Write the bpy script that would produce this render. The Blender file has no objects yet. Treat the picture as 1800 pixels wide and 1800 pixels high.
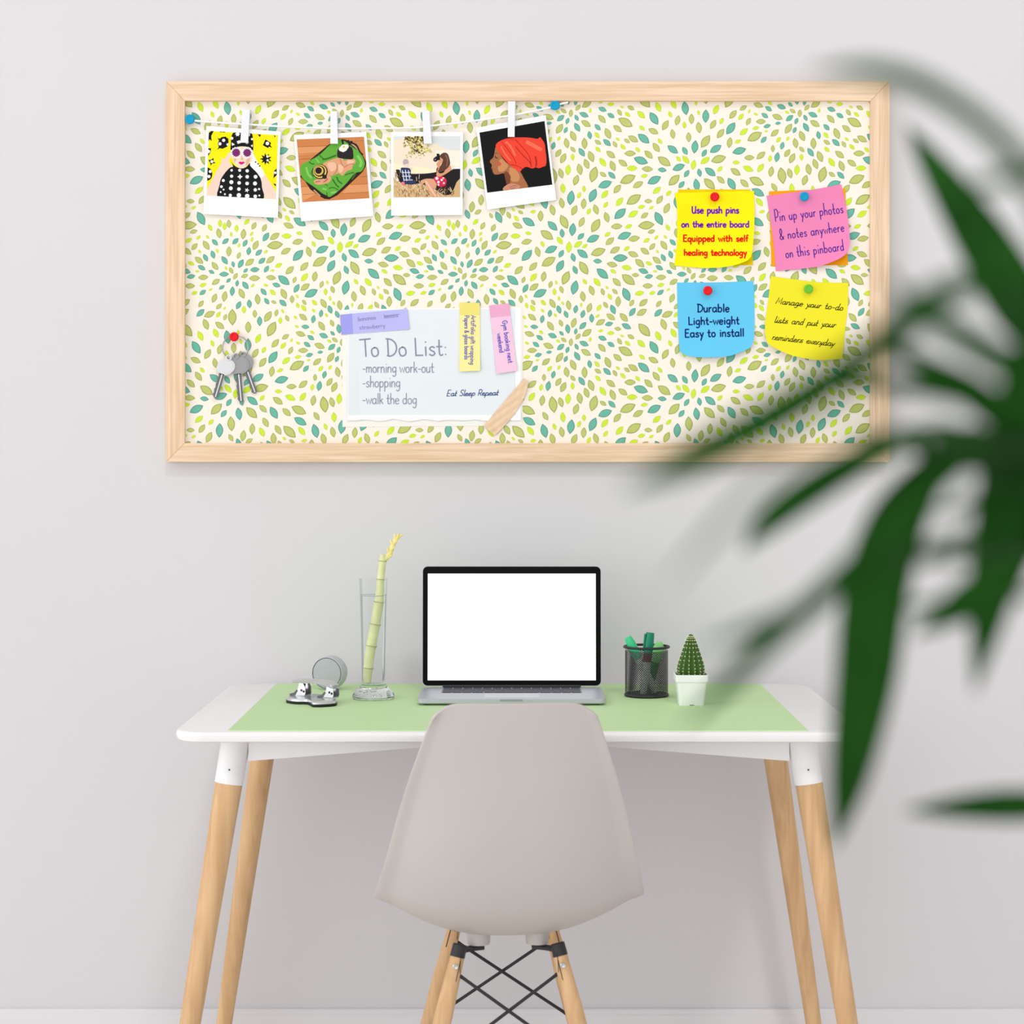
import bpy, math, random
from mathutils import Vector, Matrix
random.seed(7)
C = bpy.context.scene.collection
sc = bpy.context.scene
# ---------------------------------------------------------------- camera geometry (image taken as 1800 x 1800)
F, CX, CY, ZC = 3600.0, 912.0, 792.0, 1.254
def P(u, v, D):
    "point at depth D (metres in front of the camera) that the photograph shows at pixel u, v"
    return Vector(((u - CX) * D / F, D, ZC - (v - CY) * D / F))
def lin(c):
    def f(x):
        x = x / 255.0
        return x / 12.92 if x <= 0.04045 else ((x + 0.055) / 1.055) ** 2.4
    return (f(c[0]), f(c[1]), f(c[2]), 1.0)
# ---------------------------------------------------------------- materials
def principled(name):
    m = bpy.data.materials.new(name); m.use_nodes = True
    return m, m.node_tree, m.node_tree.nodes['Principled BSDF']
def M(name, rgb, rough=0.6, metal=0.0, spec=0.3, var=0.0, scale=40.0, bump=0.0, **kw):
    m, nt, b = principled(name)
    col = lin(rgb)
    b.inputs['Base Color'].default_value = col
    b.inputs['Roughness'].default_value = rough
    b.inputs['Metallic'].default_value = metal
    b.inputs['Specular IOR Level'].default_value = spec
    for k, v in kw.items():
        b.inputs[k.replace('_', ' ')].default_value = v
    if var or bump:
        tc = nt.nodes.new('ShaderNodeTexCoord'); n = nt.nodes.new('ShaderNodeTexNoise')
        n.inputs['Scale'].default_value = scale; n.inputs['Detail'].default_value = 4
        nt.links.new(tc.outputs['Object'], n.inputs['Vector'])
        if var:
            r = nt.nodes.new('ShaderNodeValToRGB')
            r.color_ramp.elements[0].position = 0.3; r.color_ramp.elements[1].position = 0.7
            r.color_ramp.elements[0].color = tuple(min(1, x * (1 - var)) for x in col[:3]) + (1,)
            r.color_ramp.elements[1].color = tuple(min(1, x * (1 + var)) for x in col[:3]) + (1,)
            nt.links.new(n.outputs['Fac'], r.inputs['Fac']); nt.links.new(r.outputs['Color'], b.inputs['Base Color'])
        if bump:
            bp = nt.nodes.new('ShaderNodeBump'); bp.inputs['Strength'].default_value = bump; bp.inputs['Distance'].default_value = 0.002
            nt.links.new(n.outputs['Fac'], bp.inputs['Height']); nt.links.new(bp.outputs['Normal'], b.inputs['Normal'])
    return m
def wood(name, c1, c2, stretch, rough=0.5):
    m, nt, b = principled(name)
    tc = nt.nodes.new('ShaderNodeTexCoord'); mp = nt.nodes.new('ShaderNodeMapping')
    mp.inputs['Scale'].default_value = stretch
    n = nt.nodes.new('ShaderNodeTexNoise'); n.inputs['Scale'].default_value = 1.0; n.inputs['Detail'].default_value = 6
    n.inputs['Distortion'].default_value = 0.6
    r = nt.nodes.new('ShaderNodeValToRGB')
    r.color_ramp.elements[0].position = 0.36; r.color_ramp.elements[1].position = 0.64
    r.color_ramp.elements[0].color = lin(c1); r.color_ramp.elements[1].color = lin(c2)
    nt.links.new(tc.outputs['Object'], mp.inputs['Vector']); nt.links.new(mp.outputs['Vector'], n.inputs['Vector'])
    nt.links.new(n.outputs['Fac'], r.inputs['Fac']); nt.links.new(r.outputs['Color'], b.inputs['Base Color'])
    b.inputs['Roughness'].default_value = rough; b.inputs['Specular IOR Level'].default_value = 0.25
    return m
def thin_glass(name, tint, refl=0.06):
    m = bpy.data.materials.new(name); m.use_nodes = True; nt = m.node_tree; nt.nodes.clear()
    o = nt.nodes.new('ShaderNodeOutputMaterial'); t = nt.nodes.new('ShaderNodeBsdfTransparent'); g = nt.nodes.new('ShaderNodeBsdfGlossy')
    lw = nt.nodes.new('ShaderNodeLayerWeight'); lw.inputs['Blend'].default_value = 0.18
    mx = nt.nodes.new('ShaderNodeMixShader'); t.inputs['Color'].default_value = tint
    g.inputs['Roughness'].default_value = 0.03; g.inputs['Color'].default_value = (0.85, 0.9, 0.88, 1)
    ml = nt.nodes.new('ShaderNodeMath'); ml.operation = 'MULTIPLY'; ml.inputs[1].default_value = refl * 10
    nt.links.new(lw.outputs['Fresnel'], ml.inputs[0]); nt.links.new(ml.outputs[0], mx.inputs['Fac'])
    nt.links.new(t.outputs[0], mx.inputs[1]); nt.links.new(g.outputs[0], mx.inputs[2]); nt.links.new(mx.outputs[0], o.inputs['Surface'])
    return m
# ---------------------------------------------------------------- mesh building
class MB:
    def __init__(s): s.v = []; s.f = []; s.m = []
    def add(s, vs, fs, mi=0):
        b = len(s.v); s.v.extend(tuple(p) for p in vs)
        for f in fs: s.f.append(tuple(b + i for i in f)); s.m.append(mi)
    def box(s, lo, hi, mi=0, mat=None):
        x0, y0, z0 = lo; x1, y1, z1 = hi
        vs = [Vector(p) for p in ((x0,y0,z0),(x1,y0,z0),(x1,y1,z0),(x0,y1,z0),(x0,y0,z1),(x1,y0,z1),(x1,y1,z1),(x0,y1,z1))]
        if mat: vs = [mat @ p for p in vs]
        s.add(vs, [(0,3,2,1),(4,5,6,7),(0,1,5,4),(1,2,6,5),(2,3,7,6),(3,0,4,7)], mi)
    def tube(s, pts, radii, n=16, mi=0, cap=True):
        pts = [Vector(p) for p in pts]
        if not hasattr(radii, '__len__'): radii = [radii] * len(pts)
        prev = None; rings = []
        for i, p in enumerate(pts):
            t = (pts[min(i + 1, len(pts) - 1)] - pts[max(i - 1, 0)]).normalized()
            if prev is None:
                a = Vector((0, 0, 1)) if abs(t.z) < 0.9 else Vector((1, 0, 0))
                prev = t.cross(a).normalized()
            a = (prev - t * prev.dot(t)).normalized(); b = t.cross(a); prev = a
            rings.append([p + (a * math.cos(2*math.pi*k/n) + b * math.sin(2*math.pi*k/n)) * radii[i] for k in range(n)])
        base = len(s.v)
        for r in rings: s.v.extend(tuple(p) for p in r)
        for i in range(len(rings) - 1):
            for k in range(n):
                k2 = (k + 1) % n
                s.f.append((base+i*n+k, base+i*n+k2, base+(i+1)*n+k2, base+(i+1)*n+k)); s.m.append(mi)
        if cap:
            s.f.append(tuple(base + k for k in reversed(range(n)))); s.m.append(mi)
            s.f.append(tuple(base + (len(rings)-1)*n + k for k in range(n))); s.m.append(mi)
    def lathe(s, prof, mat=None, n=32, mi=0):
        "prof: (radius, height) list along local z"
        base = len(s.v); mat = mat or Matrix()
        for r, h in prof:
            for k in range(n):
                s.v.append(tuple(mat @ Vector((r*math.cos(2*math.pi*k/n), r*math.sin(2*math.pi*k/n), h))))
        for i in range(len(prof) - 1):
            for k in range(n):
                k2 = (k + 1) % n
                s.f.append((base+i*n+k, base+i*n+k2, base+(i+1)*n+k2, base+(i+1)*n+k)); s.m.append(mi)
        if prof[0][0] > 1e-6: s.f.append(tuple(base + k for k in reversed(range(n)))); s.m.append(mi)
        if prof[-1][0] > 1e-6: s.f.append(tuple(base + (len(prof)-1)*n + k for k in range(n))); s.m.append(mi)
    def grid(s, rows, mi=0, thick=None):
        "rows of points (equal length); thick = vector function giving the back side offset"
        nr, nc = len(rows), len(rows[0]); base = len(s.v)
        for r in rows: s.v.extend(tuple(p) for p in r)
        for i in range(nr-1):
            for j in range(nc-1):
                s.f.append((base+i*nc+j, base+i*nc+j+1, base+(i+1)*nc+j+1, base+(i+1)*nc+j)); s.m.append(mi)
        if thick is not None:
            b2 = len(s.v)
            for r in rows: s.v.extend(tuple(Vector(p) + thick) for p in r)
            for i in range(nr-1):
                for j in range(nc-1):
                    s.f.append((b2+(i+1)*nc+j, b2+(i+1)*nc+j+1, b2+i*nc+j+1, b2+i*nc+j)); s.m.append(mi)
            rim = [j for j in range(nc)] + [i*nc+nc-1 for i in range(1, nr)] + [(nr-1)*nc+j for j in reversed(range(nc-1))] + [i*nc for i in reversed(range(1, nr-1))]
            for q in range(len(rim)):
                a, b = rim[q], rim[(q+1) % len(rim)]
                s.f.append((base+b, base+a, b2+a, b2+b)); s.m.append(mi)
    def prism(s, poly, off, mi=0):
        "poly: 3D points; off: extrusion vector"
        n = len(poly); poly = [Vector(p) for p in poly]; off = Vector(off)
        s.add(poly + [p + off for p in poly],
              [tuple(range(n)), tuple(reversed(range(n, 2*n)))] + [((i+1) % n, i, n+i, n+(i+1) % n) for i in range(n)], mi)
    def build(s, name, mats, parent=None, origin=None, smooth=False, angle=40):
        me = bpy.data.meshes.new(name)
        o = bpy.data.objects.new(name, me); C.objects.link(o)
        if parent is not None:
            org = Vector(parent.get('_w', (0, 0, 0))); o.parent = parent
        else:
            org = Vector(origin) if origin is not None else Vector((0, 0, 0)); o.location = org
        if origin is not None and parent is not None:
            o.location = Vector(origin) - org; org = Vector(origin)
        me.from_pydata([tuple(Vector(p) - org) for p in s.v], [], s.f)
        for m in (mats if isinstance(mats, (list, tuple)) else [mats]): me.materials.append(m)
        me.polygons.foreach_set('material_index', s.m)
        me.update()
        import bmesh
        bm = bmesh.new(); bm.from_mesh(me); bm.normal_update()
        if smooth:
            bmesh.ops.recalc_face_normals(bm, faces=bm.faces)
            for f in bm.faces: f.smooth = True
            for e in bm.edges:
                if len(e.link_faces) == 2 and e.calc_face_angle(0) > math.radians(angle): e.smooth = False
        bm.to_mesh(me); bm.free()
        o['_w'] = tuple(org)
        return o
def tag(o, label=None, cat=None, group=None, kind=None):
    if label: o['label'] = label
    if cat: o['category'] = cat
    if group: o['group'] = group
    if kind: o['kind'] = kind
    return o
def thing(name, loc, label, cat, group=None):
    o = bpy.data.objects.new(name, None); C.objects.link(o); o.location = loc; o.empty_display_size = 0.05
    o['_w'] = tuple(loc)
    return tag(o, label, cat, group)
def catmull(pts, n=6, closed=False):
    if len(pts) < 3: return list(pts)
    out = []; m = len(pts)
    for i in range(m if closed else m - 1):
        if closed: p0, p1, p2, p3 = (pts[(i+k-1) % m] for k in range(4))
        else: p0, p1, p2, p3 = pts[max(i-1, 0)], pts[i], pts[i+1], pts[min(i+2, m-1)]
        for k in range(n):
            t = k / n
            out.append(tuple(0.5*((2*b) + (-a+c)*t + (2*a-5*b+4*c-d)*t*t + (-a+3*b-3*c+d)*t**3) for a, b, c, d in zip(p0, p1, p2, p3)))
    if not closed: out.append(tuple(pts[-1]))
    return out
def resample(pts, n):
    L = [0]
    for a, b in zip(pts, pts[1:]): L.append(L[-1] + math.dist(a, b))
    out = []; j = 0
    for k in range(n):
        t = L[-1] * k / (n-1)
        while j < len(pts)-2 and L[j+1] < t: j += 1
        s = (t - L[j]) / max(1e-9, L[j+1] - L[j]); s = min(1, max(0, s))
        out.append(tuple(a + (b-a)*s for a, b in zip(pts[j], pts[j+1])))
    return out
def sstep(x): x = min(1, max(0, x)); return x*x*(3-2*x)
# ---------------------------------------------------------------- handwriting: single-stroke letters ('~' = rounded stroke)
GL = {
'a':(5,"~4,4.2 2.6,5 .8,4.2 .4,2.2 1.2,.3 2.6,.2 4,1.8|4.1,5 4.1,.8 4.7,0"),'b':(4.8,".6,9 .6,0|~.6,3.6 2.2,5 3.9,4 4.1,2 3,.2 1.4,.1 .6,1.2"),
'c':(4.2,"~3.7,4.4 2.2,5 .7,3.8 .4,2 1.4,.2 2.8,.1 3.8,.9"),'d':(4.8,"~3.8,3.8 2.4,5 .8,4 .4,2 1.3,.2 2.6,.1 3.8,1.5|3.9,9 3.9,0"),
'e':(4.4,"~.6,2.6 3.7,2.9 3.4,4.4 2.2,5 .8,4 .4,2.2 1.2,.3 2.5,0 3.8,.8"),'f':(3.2,"~3.2,8.4 2.3,9 1.5,7.8 1.4,4 1.4,0|.2,4.9 2.8,4.9"),
'g':(4.8,"~3.9,4.2 2.4,5 .8,4 .5,2.3 1.4,.5 2.7,.6 3.9,2|~4,5 3.95,0 3.5,-2.6 2,-3.6 .7,-2.6"),'h':(4.6,".6,9 .6,0|~.6,3 1.8,4.8 3.2,4.7 3.7,3.2 3.8,0"),
'i':(2,"1,5 1,0|.95,7 1.1,7.3"),'k':(4.2,".6,9 .6,0|3.5,4.8 .7,2.2|1.6,3 3.8,0"),'l':(1.8,".9,9 .9,0"),
'm':(6.4,".5,5 .5,0|~.5,3.2 1.5,4.9 2.7,4.6 3,3 3,0|~3,3.2 4,4.9 5.2,4.6 5.5,3 5.6,0"),'n':(4.5,".5,5 .5,0|~.5,3 1.7,4.9 3.1,4.7 3.6,3.2 3.7,0"),
'o':(4.6,"~2.2,5 .8,4.2 .4,2.4 1.1,.4 2.4,0 3.8,1 4,3 3.3,4.6 2.2,5"),'p':(4.8,".6,5 .6,-4|~.6,3.6 2.2,5 3.9,4 4.1,2 3,.2 1.4,.1 .6,1.2"),
'q':(4.8,"~3.8,3.8 2.4,5 .8,4 .4,2 1.3,.2 2.6,.1 3.8,1.5|3.9,5 3.9,-4"),'r':(3.3,".6,5 .6,0|~.6,2.8 1.6,4.7 3,4.8"),
's':(3.9,"~3.3,4.4 2,5 .7,4 1.4,2.9 2.8,2.2 3.3,1 2,0 .4,.7"),'t':(3.4,"~1.5,8 1.4,3 1.6,.6 2.4,0 3.2,.5|.1,5 3,5"),
'u':(4.5,"~.5,5 .5,1.8 1.2,.2 2.4,.1 3.6,1.8|3.7,5 3.7,0"),'v':(4,".2,5 2,0 3.7,5"),'w':(5.8,".2,5 1.6,0 2.9,4.2 4.3,0 5.6,5"),
'x':(4,".3,5 3.6,0|3.6,5 .3,0"),'y':(4.2,".3,5 2.1,.6|3.8,5 1.2,-4"),'z':(4,".4,5 3.5,5 .4,0 3.7,0"),
'T':(5.4,"0,8.6 6,9|3,8.8 3.2,0"),'D':(6,".9,9 .9,0|~0,8.9 3,8.4 5.2,6.4 5.4,3.4 4,1 1.8,0 .3,.4"),'L':(4.8,".8,9 .9,.2 4.6,.2"),
'U':(5.8,"~.7,9 .7,3 1.6,.3 3.4,.2 4.8,2.4|4.9,9 4.9,0"),'E':(5.2,".8,9 .8,0|.8,9 4.6,9|.8,4.8 4,4.8|.8,0 4.8,0"),
'P':(5,".8,9 .8,0|~.8,8.8 3,9 4.7,7.6 4.2,5.2 2.4,4.2 .9,4.3"),'M':(7.2,".5,0 1.2,9 3.6,2.5 6,9 6.6,0"),'A':(5.8,"0,0 2.8,9 5.6,0|1,3 4.6,3"),
'F':(4.8,".8,9 .8,0|.8,9 4.6,9|.8,4.8 4,4.8"),'G':(6,"~5.2,7.6 3.6,9 1.4,7.8 .5,4.5 1.4,1 3.4,0 5.2,1.6 5.3,4|3.4,4 5.4,4"),
'S':(5.2,"~4.6,7.8 3,9 1.1,8 1.2,6 3.2,4.8 4.6,3.2 4.2,1 2.2,0 .4,1.2"),'R':(5.2,".8,9 .8,0|~.8,8.8 3,9 4.7,7.6 4.2,5.2 2.4,4.2 .9,4.3|2.4,4.3 5,0"),
'&':(5.6,"~5,0 1.6,5.6 1.2,7.6 2.4,9 3.6,7.8 3,5.8 .8,3.2 .7,1.2 2.2,0 4,1 5.2,3.4"),'-':(3.4,".4,3 3,3"),':':(2,".8,4.4 1,4.6|.8,.4 1,.6"),' ':(3.2,"")}
def write(mb, text, p0, p1, xh, thick, depth, mi=0, track=0.6, shear=0.0, join=False, asc=1.0, space=None):
    "letters from pixel p0 to pixel p1 along the baseline, on the surface at depth(u, v)"
    strokes = []; x = 0.0; prev_exit = None
    for ch in text:
        w, d = GL[ch]
        if ch == ' ':
            x += space if space else w; prev_exit = None; continue
        for part in d.split('|'):
            sm = part.startswith('~')
            pts = [tuple(float(q) for q in t.split(',')) for t in part.lstrip('~').split()]
            if sm: pts = catmull(pts, 4)
            strokes.append([(x + a + b*shear, b if b <= 5 else 5 + (b-5)*asc) for a, b in pts])
        if join and ch.islower():
            if prev_exit is not None:
                strokes.append(catmull([(prev_exit, .25), ((prev_exit + x + .9)/2, .35), (x + .8 + 2.6*shear, 2.4)], 4))
            prev_exit = x + w*0.82
        else: prev_exit = None
        x += w + track
    tot = x - track
    d = (p1[0]-p0[0], p1[1]-p0[1]); L = math.hypot(*d); ex = (d[0]/L, d[1]/L); ey = (ex[1], -ex[0])
    sx = L / tot; sy = xh / 5.0; h = thick / 2
    for si, st in enumerate(strokes):
        off = -0.000006*(si % 12)
        q = [(p0[0] + ex[0]*a*sx + ey[0]*b*sy, p0[1] + ex[1]*a*sx + ey[1]*b*sy) for a, b in st]
        q = [q[0]] + [c for b_, c in zip(q, q[1:]) if math.dist(b_, c) > 1e-4]
        if len(q) < 2: continue
        def un(a, b): l = math.dist(a, b); return ((b[0]-a[0])/l, (b[1]-a[1])/l)
        e0, e1 = un(q[0], q[1]), un(q[-2], q[-1])
        Lp, Rp = [], []
        for i, (u, v) in enumerate(q):
            ta = un(q[max(i-1, 0)], q[max(i-1, 0)+1]); tb = un(q[min(i, len(q)-2)], q[min(i, len(q)-2)+1])
            if i == 0: ta = tb
            nx, ny = -(ta[1]+tb[1]), ta[0]+tb[0]; l = math.hypot(nx, ny)
            if l < 1e-3: nx, ny = -tb[1], tb[0]; l = 1
            nx, ny = nx/l, ny/l; k = min(1.6, 1/max(0.3, nx*-tb[1]+ny*tb[0]))*h
            Lp.append((u+nx*k, v+ny*k)); Rp.append((u-nx*k, v-ny*k))
        cap = lambda c, e, sg: [(c[0]+sg*e[0]*h*0.55 - e[1]*h*0.72*w_, c[1]+sg*e[1]*h*0.55 + e[0]*h*0.72*w_) for w_ in (1, -1)]
        c0, c1 = cap(q[0], e0, -1), cap(q[-1], e1, 1)
        Lp = [c0[0]] + Lp + [c1[0]]; Rp = [c0[1]] + Rp + [c1[1]]
        put = lambda p: P(p[0], p[1], depth(p[0], p[1]) + off)
        m_ = len(Lp)
        mb.add([put(p) for p in Lp] + [put(p) for p in Rp], [(i, i+1, m_+i+1, m_+i) for i in range(m_-1)], mi)
# ---------------------------------------------------------------- flat things on the board
def coons(top, right, bottom, left, n=14):
    T, R, B, Lf = (resample(catmull([tuple(map(float, p)) for p in c], 8) if len(c) > 2 else c, n) for c in (top, right, bottom, left))
    rows = []
    for j in range(n):
        t = j/(n-1); row = []
        for i in range(n):
            s = i/(n-1)
            row.append(tuple((1-t)*T[i][k] + t*B[i][k] + (1-s)*Lf[j][k] + s*R[j][k]
                             - ((1-s)*(1-t)*T[0][k] + s*(1-t)*T[-1][k] + (1-s)*t*B[0][k] + s*t*B[-1][k]) for k in (0, 1)))
        rows.append(row)
    return rows
def sheet(mb, rows, depth, mi=0, th=0.0003):
    mb.grid([[P(u, v, depth(u, v)) for u, v in reversed(r)] for r in rows], mi, Vector((0, th, 0)))
def flat(d): return lambda u, v: d
def quad_rows(tl, tr, br, bl, n=3): return coons([tl, tr], [tr, br], [bl, br], [tl, bl], n)
def center(pts, d):
    return P(sum(p[0] for p in pts)/len(pts), sum(p[1] for p in pts)/len(pts), d)
LEAF = "O23,20,55,63 O85,21,39,115 O134,33,56,121 O173,4,40,73 T220,796,55,-42 L266,797,41,-32 O306,802,32,-36 T356,8,54,62 O208,36,41,-5 L250,36,28,-24 O312,32,59,-6 L388,40,27,61 O330,54,28,-17 L176,64,26,-36 T235,69,52,-21 O184,88,40,-41 O269,79,42,-11 L313,85,27,-31 L347,75,20,-45 L379,73,17,48 T405,92,30,45 O374,102,39,56 T53,47,48,97 T16,60,33,84 T82,71,32,136 T125,79,50,-25 L8,86,33,54 L40,109,41,93 L72,99,36,-36 L96,105,24,-35 T88,132,48,37 T13,132,32,120 T55,145,33,73 O143,126,56,-20 O202,119,41,-31 L243,114,26,-36 O266,134,40,21 T221,147,53,-3 T141,158,32,4 O192,170,39,12 L243,181,37,9 L196,194,25,31 O307,123,38,36 O333,107,31,130 L351,124,15,58 T372,146,30,62 T398,135,31,72 O349,155,38,38 O289,165,43,41 L321,166,26,27 T358,181,31,29 T302,193,38,18 L343,194,16,4 T393,196,24,29 O405,175,36,52 O274,207,27,2 T321,212,31,-11 O364,215,37,-4 O408,231,34,-34 O249,223,59,38 T158,202,54,41 O92,182,55,58 T62,189,33,67 T9,175,49,121 O29,217,54,115 T60,251,53,104 L96,230,24,55 L139,232,37,51 O208,232,40,45 O120,261,39,69 O159,266,27,72 L174,251,15,51 O202,265,26,43 L184,283,26,60 T242,275,53,65 O317,245,37,0 L363,242,27,-18 L288,271,35,-12 L333,270,24,-20 T362,268,29,-37 L390,258,15,-29 O403,288,36,113 O14,258,28,71 O89,282,39,81 O213,300,39,92 O261,305,28,120 O302,304,39,141 O356,308,29,127 L5,289,18,82 L18,306,16,60 O39,313,36,79 L83,312,16,94 O112,322,37,108 L146,322,28,123 O169,312,27,56 T195,328,38,67 T263,337,37,127 O296,338,42,-32 T354,340,38,-43 O386,345,43,-24 T5,328,32,71 T64,327,31,101 T30,345,29,67 T89,344,31,108 T120,359,32,88 L141,351,18,-37 O187,354,37,35 O233,356,41,47 O151,373,38,-30 T181,379,30,-13 T242,387,38,27 O305,400,61,48 O373,380,42,69 O12,376,27,67 O57,375,38,110 T36,396,35,82 T89,385,35,134 T64,405,23,102 O103,410,42,144 O212,396,26,8 L152,403,19,-11 L187,411,26,-3 T14,412,22,43 L354,421,39,65 L408,411,37,63 O422,384,40,37 L417,346,25,-53 O47,443,28,95 O22,435,25,34 L2,439,18,32 O72,423,27,130 L115,433,18,101 T93,448,36,23 T158,429,32,21 T188,451,30,31 L227,421,15,29 O258,424,28,28 O218,440,27,56 L246,447,25,41 L294,448,38,43 T339,461,53,57 L396,447,25,68 O379,485,41,121 T11,460,33,141 T35,470,25,112 T67,459,25,62 O7,497,42,124 T69,492,37,59 O100,479,40,32 O156,463,38,47 O239,475,58,30 T141,492,30,45 T29,502,25,115 O55,523,41,65 T113,520,30,79 L139,520,27,50 O177,514,43,66 O211,497,38,38 L297,495,26,39 O337,506,40,26 O32,548,38,78 L5,532,19,120 O95,549,41,87 O142,545,28,33 T174,546,36,42 O202,552,26,60 L212,534,18,37 L230,561,26,47 O244,540,25,34 O266,533,41,31 T303,532,52,39 L360,541,24,51 O347,563,40,54 T405,570,46,36 O54,570,26,47 T85,580,37,55 L142,570,26,45 O187,588,40,38 O255,584,41,0 L282,571,24,47 O320,588,40,44 T293,609,54,20 O375,612,55,35 O3,583,34,125 O20,601,40,116 L53,597,26,87 O118,595,43,68 O102,621,39,69 L159,615,38,56 O194,628,41,68 O230,618,39,35 L262,636,39,-2 O316,639,40,3 T368,642,32,8 O12,654,38,74 L37,642,39,95 O78,640,42,79 O65,678,41,110 O127,658,59,106 O160,658,28,33 T191,661,35,44 O247,675,61,-25 T167,693,53,-22 O210,709,40,130 O283,694,42,-30 L305,663,26,-10 T340,678,54,-27 L19,707,37,85 T47,740,53,98 L76,731,25,112 L93,709,25,87 T124,732,53,115 L166,728,37,129 L218,754,39,129 O268,746,61,147 L349,714,37,-39 L391,724,26,-43 O319,752,29,2 O359,747,37,125 L169,765,26,126 O15,759,39,78 O92,761,39,95 O59,784,41,115 L110,788,26,114 O135,781,39,71 L295,772,27,-15 L330,775,19,-30 O384,777,42,117 T421,753,52,93 O462,730,53,86 O536,748,40,94 O583,725,39,61 L570,759,38,64 O534,691,54,45 O504,772,41,99 O461,779,30,60 O525,790,29,149 O627,751,40,59 O667,758,60,43 L710,755,38,52 L649,782,17,45 O611,782,42,86 T758,755,52,75 O787,783,41,75 L794,740,25,71 O675,791,22,30 L719,789,22,-14 L423,25,28,90 L439,36,28,90 O454,27,30,86 T488,798,37,70 L517,20,28,132 O571,803,22,62 T598,4,46,63 O542,34,30,118 O579,41,30,116 O664,33,40,24 T703,20,52,32 T787,34,47,44 L481,43,27,90 O419,60,37,79 L462,64,18,86 O505,63,38,97 L534,62,18,125 L535,82,18,105 T584,73,38,124 O615,71,41,145 L657,70,37,0 L702,60,24,11 O767,66,55,35 O616,102,58,-8 O696,90,40,-15 L752,98,24,61 T442,88,30,141 T477,88,30,135 T511,95,29,119 L489,103,17,115 O548,102,38,117 T524,123,30,99 T559,128,31,137 L584,125,18,140 O654,123,40,150 T697,138,53,133 O735,125,39,73 T782,117,49,-25 L413,122,17,65 O454,124,37,94 O489,138,26,111 T439,155,36,54 T469,169,23,78 T496,167,36,119 O527,162,39,143 T570,157,32,141 O600,153,38,140 L629,173,29,-27 O719,177,41,133 O773,160,58,148 L444,183,16,63 O462,191,26,60 T513,191,22,137 T545,188,34,-6 T586,186,29,124 L607,191,16,-8 O668,190,40,136 T437,204,35,-2 O477,211,27,121 O509,210,27,-20 O544,218,40,-2 O602,216,36,6 T647,225,52,39 O685,224,25,112 L720,215,37,129 O756,212,38,101 T453,226,22,137 T483,236,24,99 T512,243,34,52 L538,244,17,138 L584,243,18,15 T621,242,31,18 O722,249,40,144 T692,254,36,119 O780,240,27,110 L800,233,16,73 T429,250,24,145 T466,264,35,96 O499,272,40,64 O439,282,39,100 T576,266,31,50 L608,268,28,42 O647,273,41,65 T743,271,53,-28 L794,266,26,87 O676,292,29,88 L694,282,16,54 O555,292,39,83 T587,299,28,54 O612,302,21,22 T644,305,34,41 T526,308,32,84 T488,313,32,118 L755,304,26,49 O787,307,38,60 O719,303,23,53 L696,314,22,74 L717,323,28,54 L752,332,17,48 O715,355,36,38 T778,342,28,99 L797,348,17,56 T751,362,30,101 T723,389,29,5 O780,386,39,56 L747,408,19,38 L693,388,16,21 L688,356,17,51 O633,801,28,66 L660,8,26,51 O745,804,40,90 O419,317,28,135 L507,329,28,90 O545,343,29,87 T562,369,36,90 O591,353,45,123 O621,340,26,103 L643,334,17,63 L635,367,26,93 O659,359,25,65 O466,355,59,89 O604,397,60,118 O522,390,42,90 L557,430,38,116 O441,355,24,112 L439,324,13,117 T449,425,50,81 L487,408,18,85 L496,441,19,76 O471,463,38,90 T521,453,48,92 O617,447,39,130 O653,424,30,147 L645,455,29,129 L674,436,16,107 O547,482,38,121 L577,470,26,118 T609,496,52,126 O573,514,41,126 O671,472,30,117 L655,508,37,140 O693,525,59,150 L697,495,25,-14 L697,446,17,27 T729,451,29,35 T742,427,29,35 O706,414,37,19 T787,420,34,21 O773,456,40,22 O715,472,36,-2 T737,488,27,-16 T775,478,21,-8 L734,506,14,-13 O764,512,37,140 O422,468,38,106 O405,516,36,81 L446,484,26,87 O497,493,41,83 O605,546,39,99 L634,542,25,-25 T725,536,30,132 L777,536,25,131 T790,557,29,106 O757,567,26,90 O715,591,40,140 T772,597,37,101 T639,575,51,-16 O674,599,37,-2 L628,616,27,2 L747,602,25,101 L670,638,41,24 L714,635,37,125 O626,649,43,35 O751,648,39,100 O789,662,60,81 O461,527,36,88 O520,542,54,125 T483,561,48,96 T448,575,33,58 T516,583,31,121 T556,568,48,148 L425,603,25,49 L451,606,37,49 L478,624,37,101 L519,609,40,144 O566,604,56,-16 T426,633,48,-23 T454,655,31,124 T499,652,31,79 T537,649,48,37 L571,639,26,131 O410,678,54,136 T436,694,32,129 T489,695,46,81 O574,677,37,44 T612,691,50,59 O657,689,40,43 O700,682,58,26 T705,721,51,30 O762,703,35,57"
# ================================================================ materials used
WHITE = M('white_paint', (236,235,236), 0.45, spec=0.3)
PAPER = M('white_paper', (248,248,248), 0.8, spec=0.1)
RAIL_H = wood('oak_frame_horizontal', (219,186,153), (237,209,180), (5, 60, 150), 0.6)
RAIL_V = wood('oak_frame_vertical', (219,186,153), (237,209,180), (150, 60, 5), 0.6)
BEECH = wood('beech_legs', (200,160,116), (218,180,136), (60, 60, 4), 0.5)
BLACK = M('black_metal', (38,37,40), 0.45, spec=0.4)
SILVER = M('silver_aluminium', (190,191,196), 0.35, metal=0.6, spec=0.5)
STEEL = M('key_steel', (160,160,162), 0.3, metal=0.9)
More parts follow.
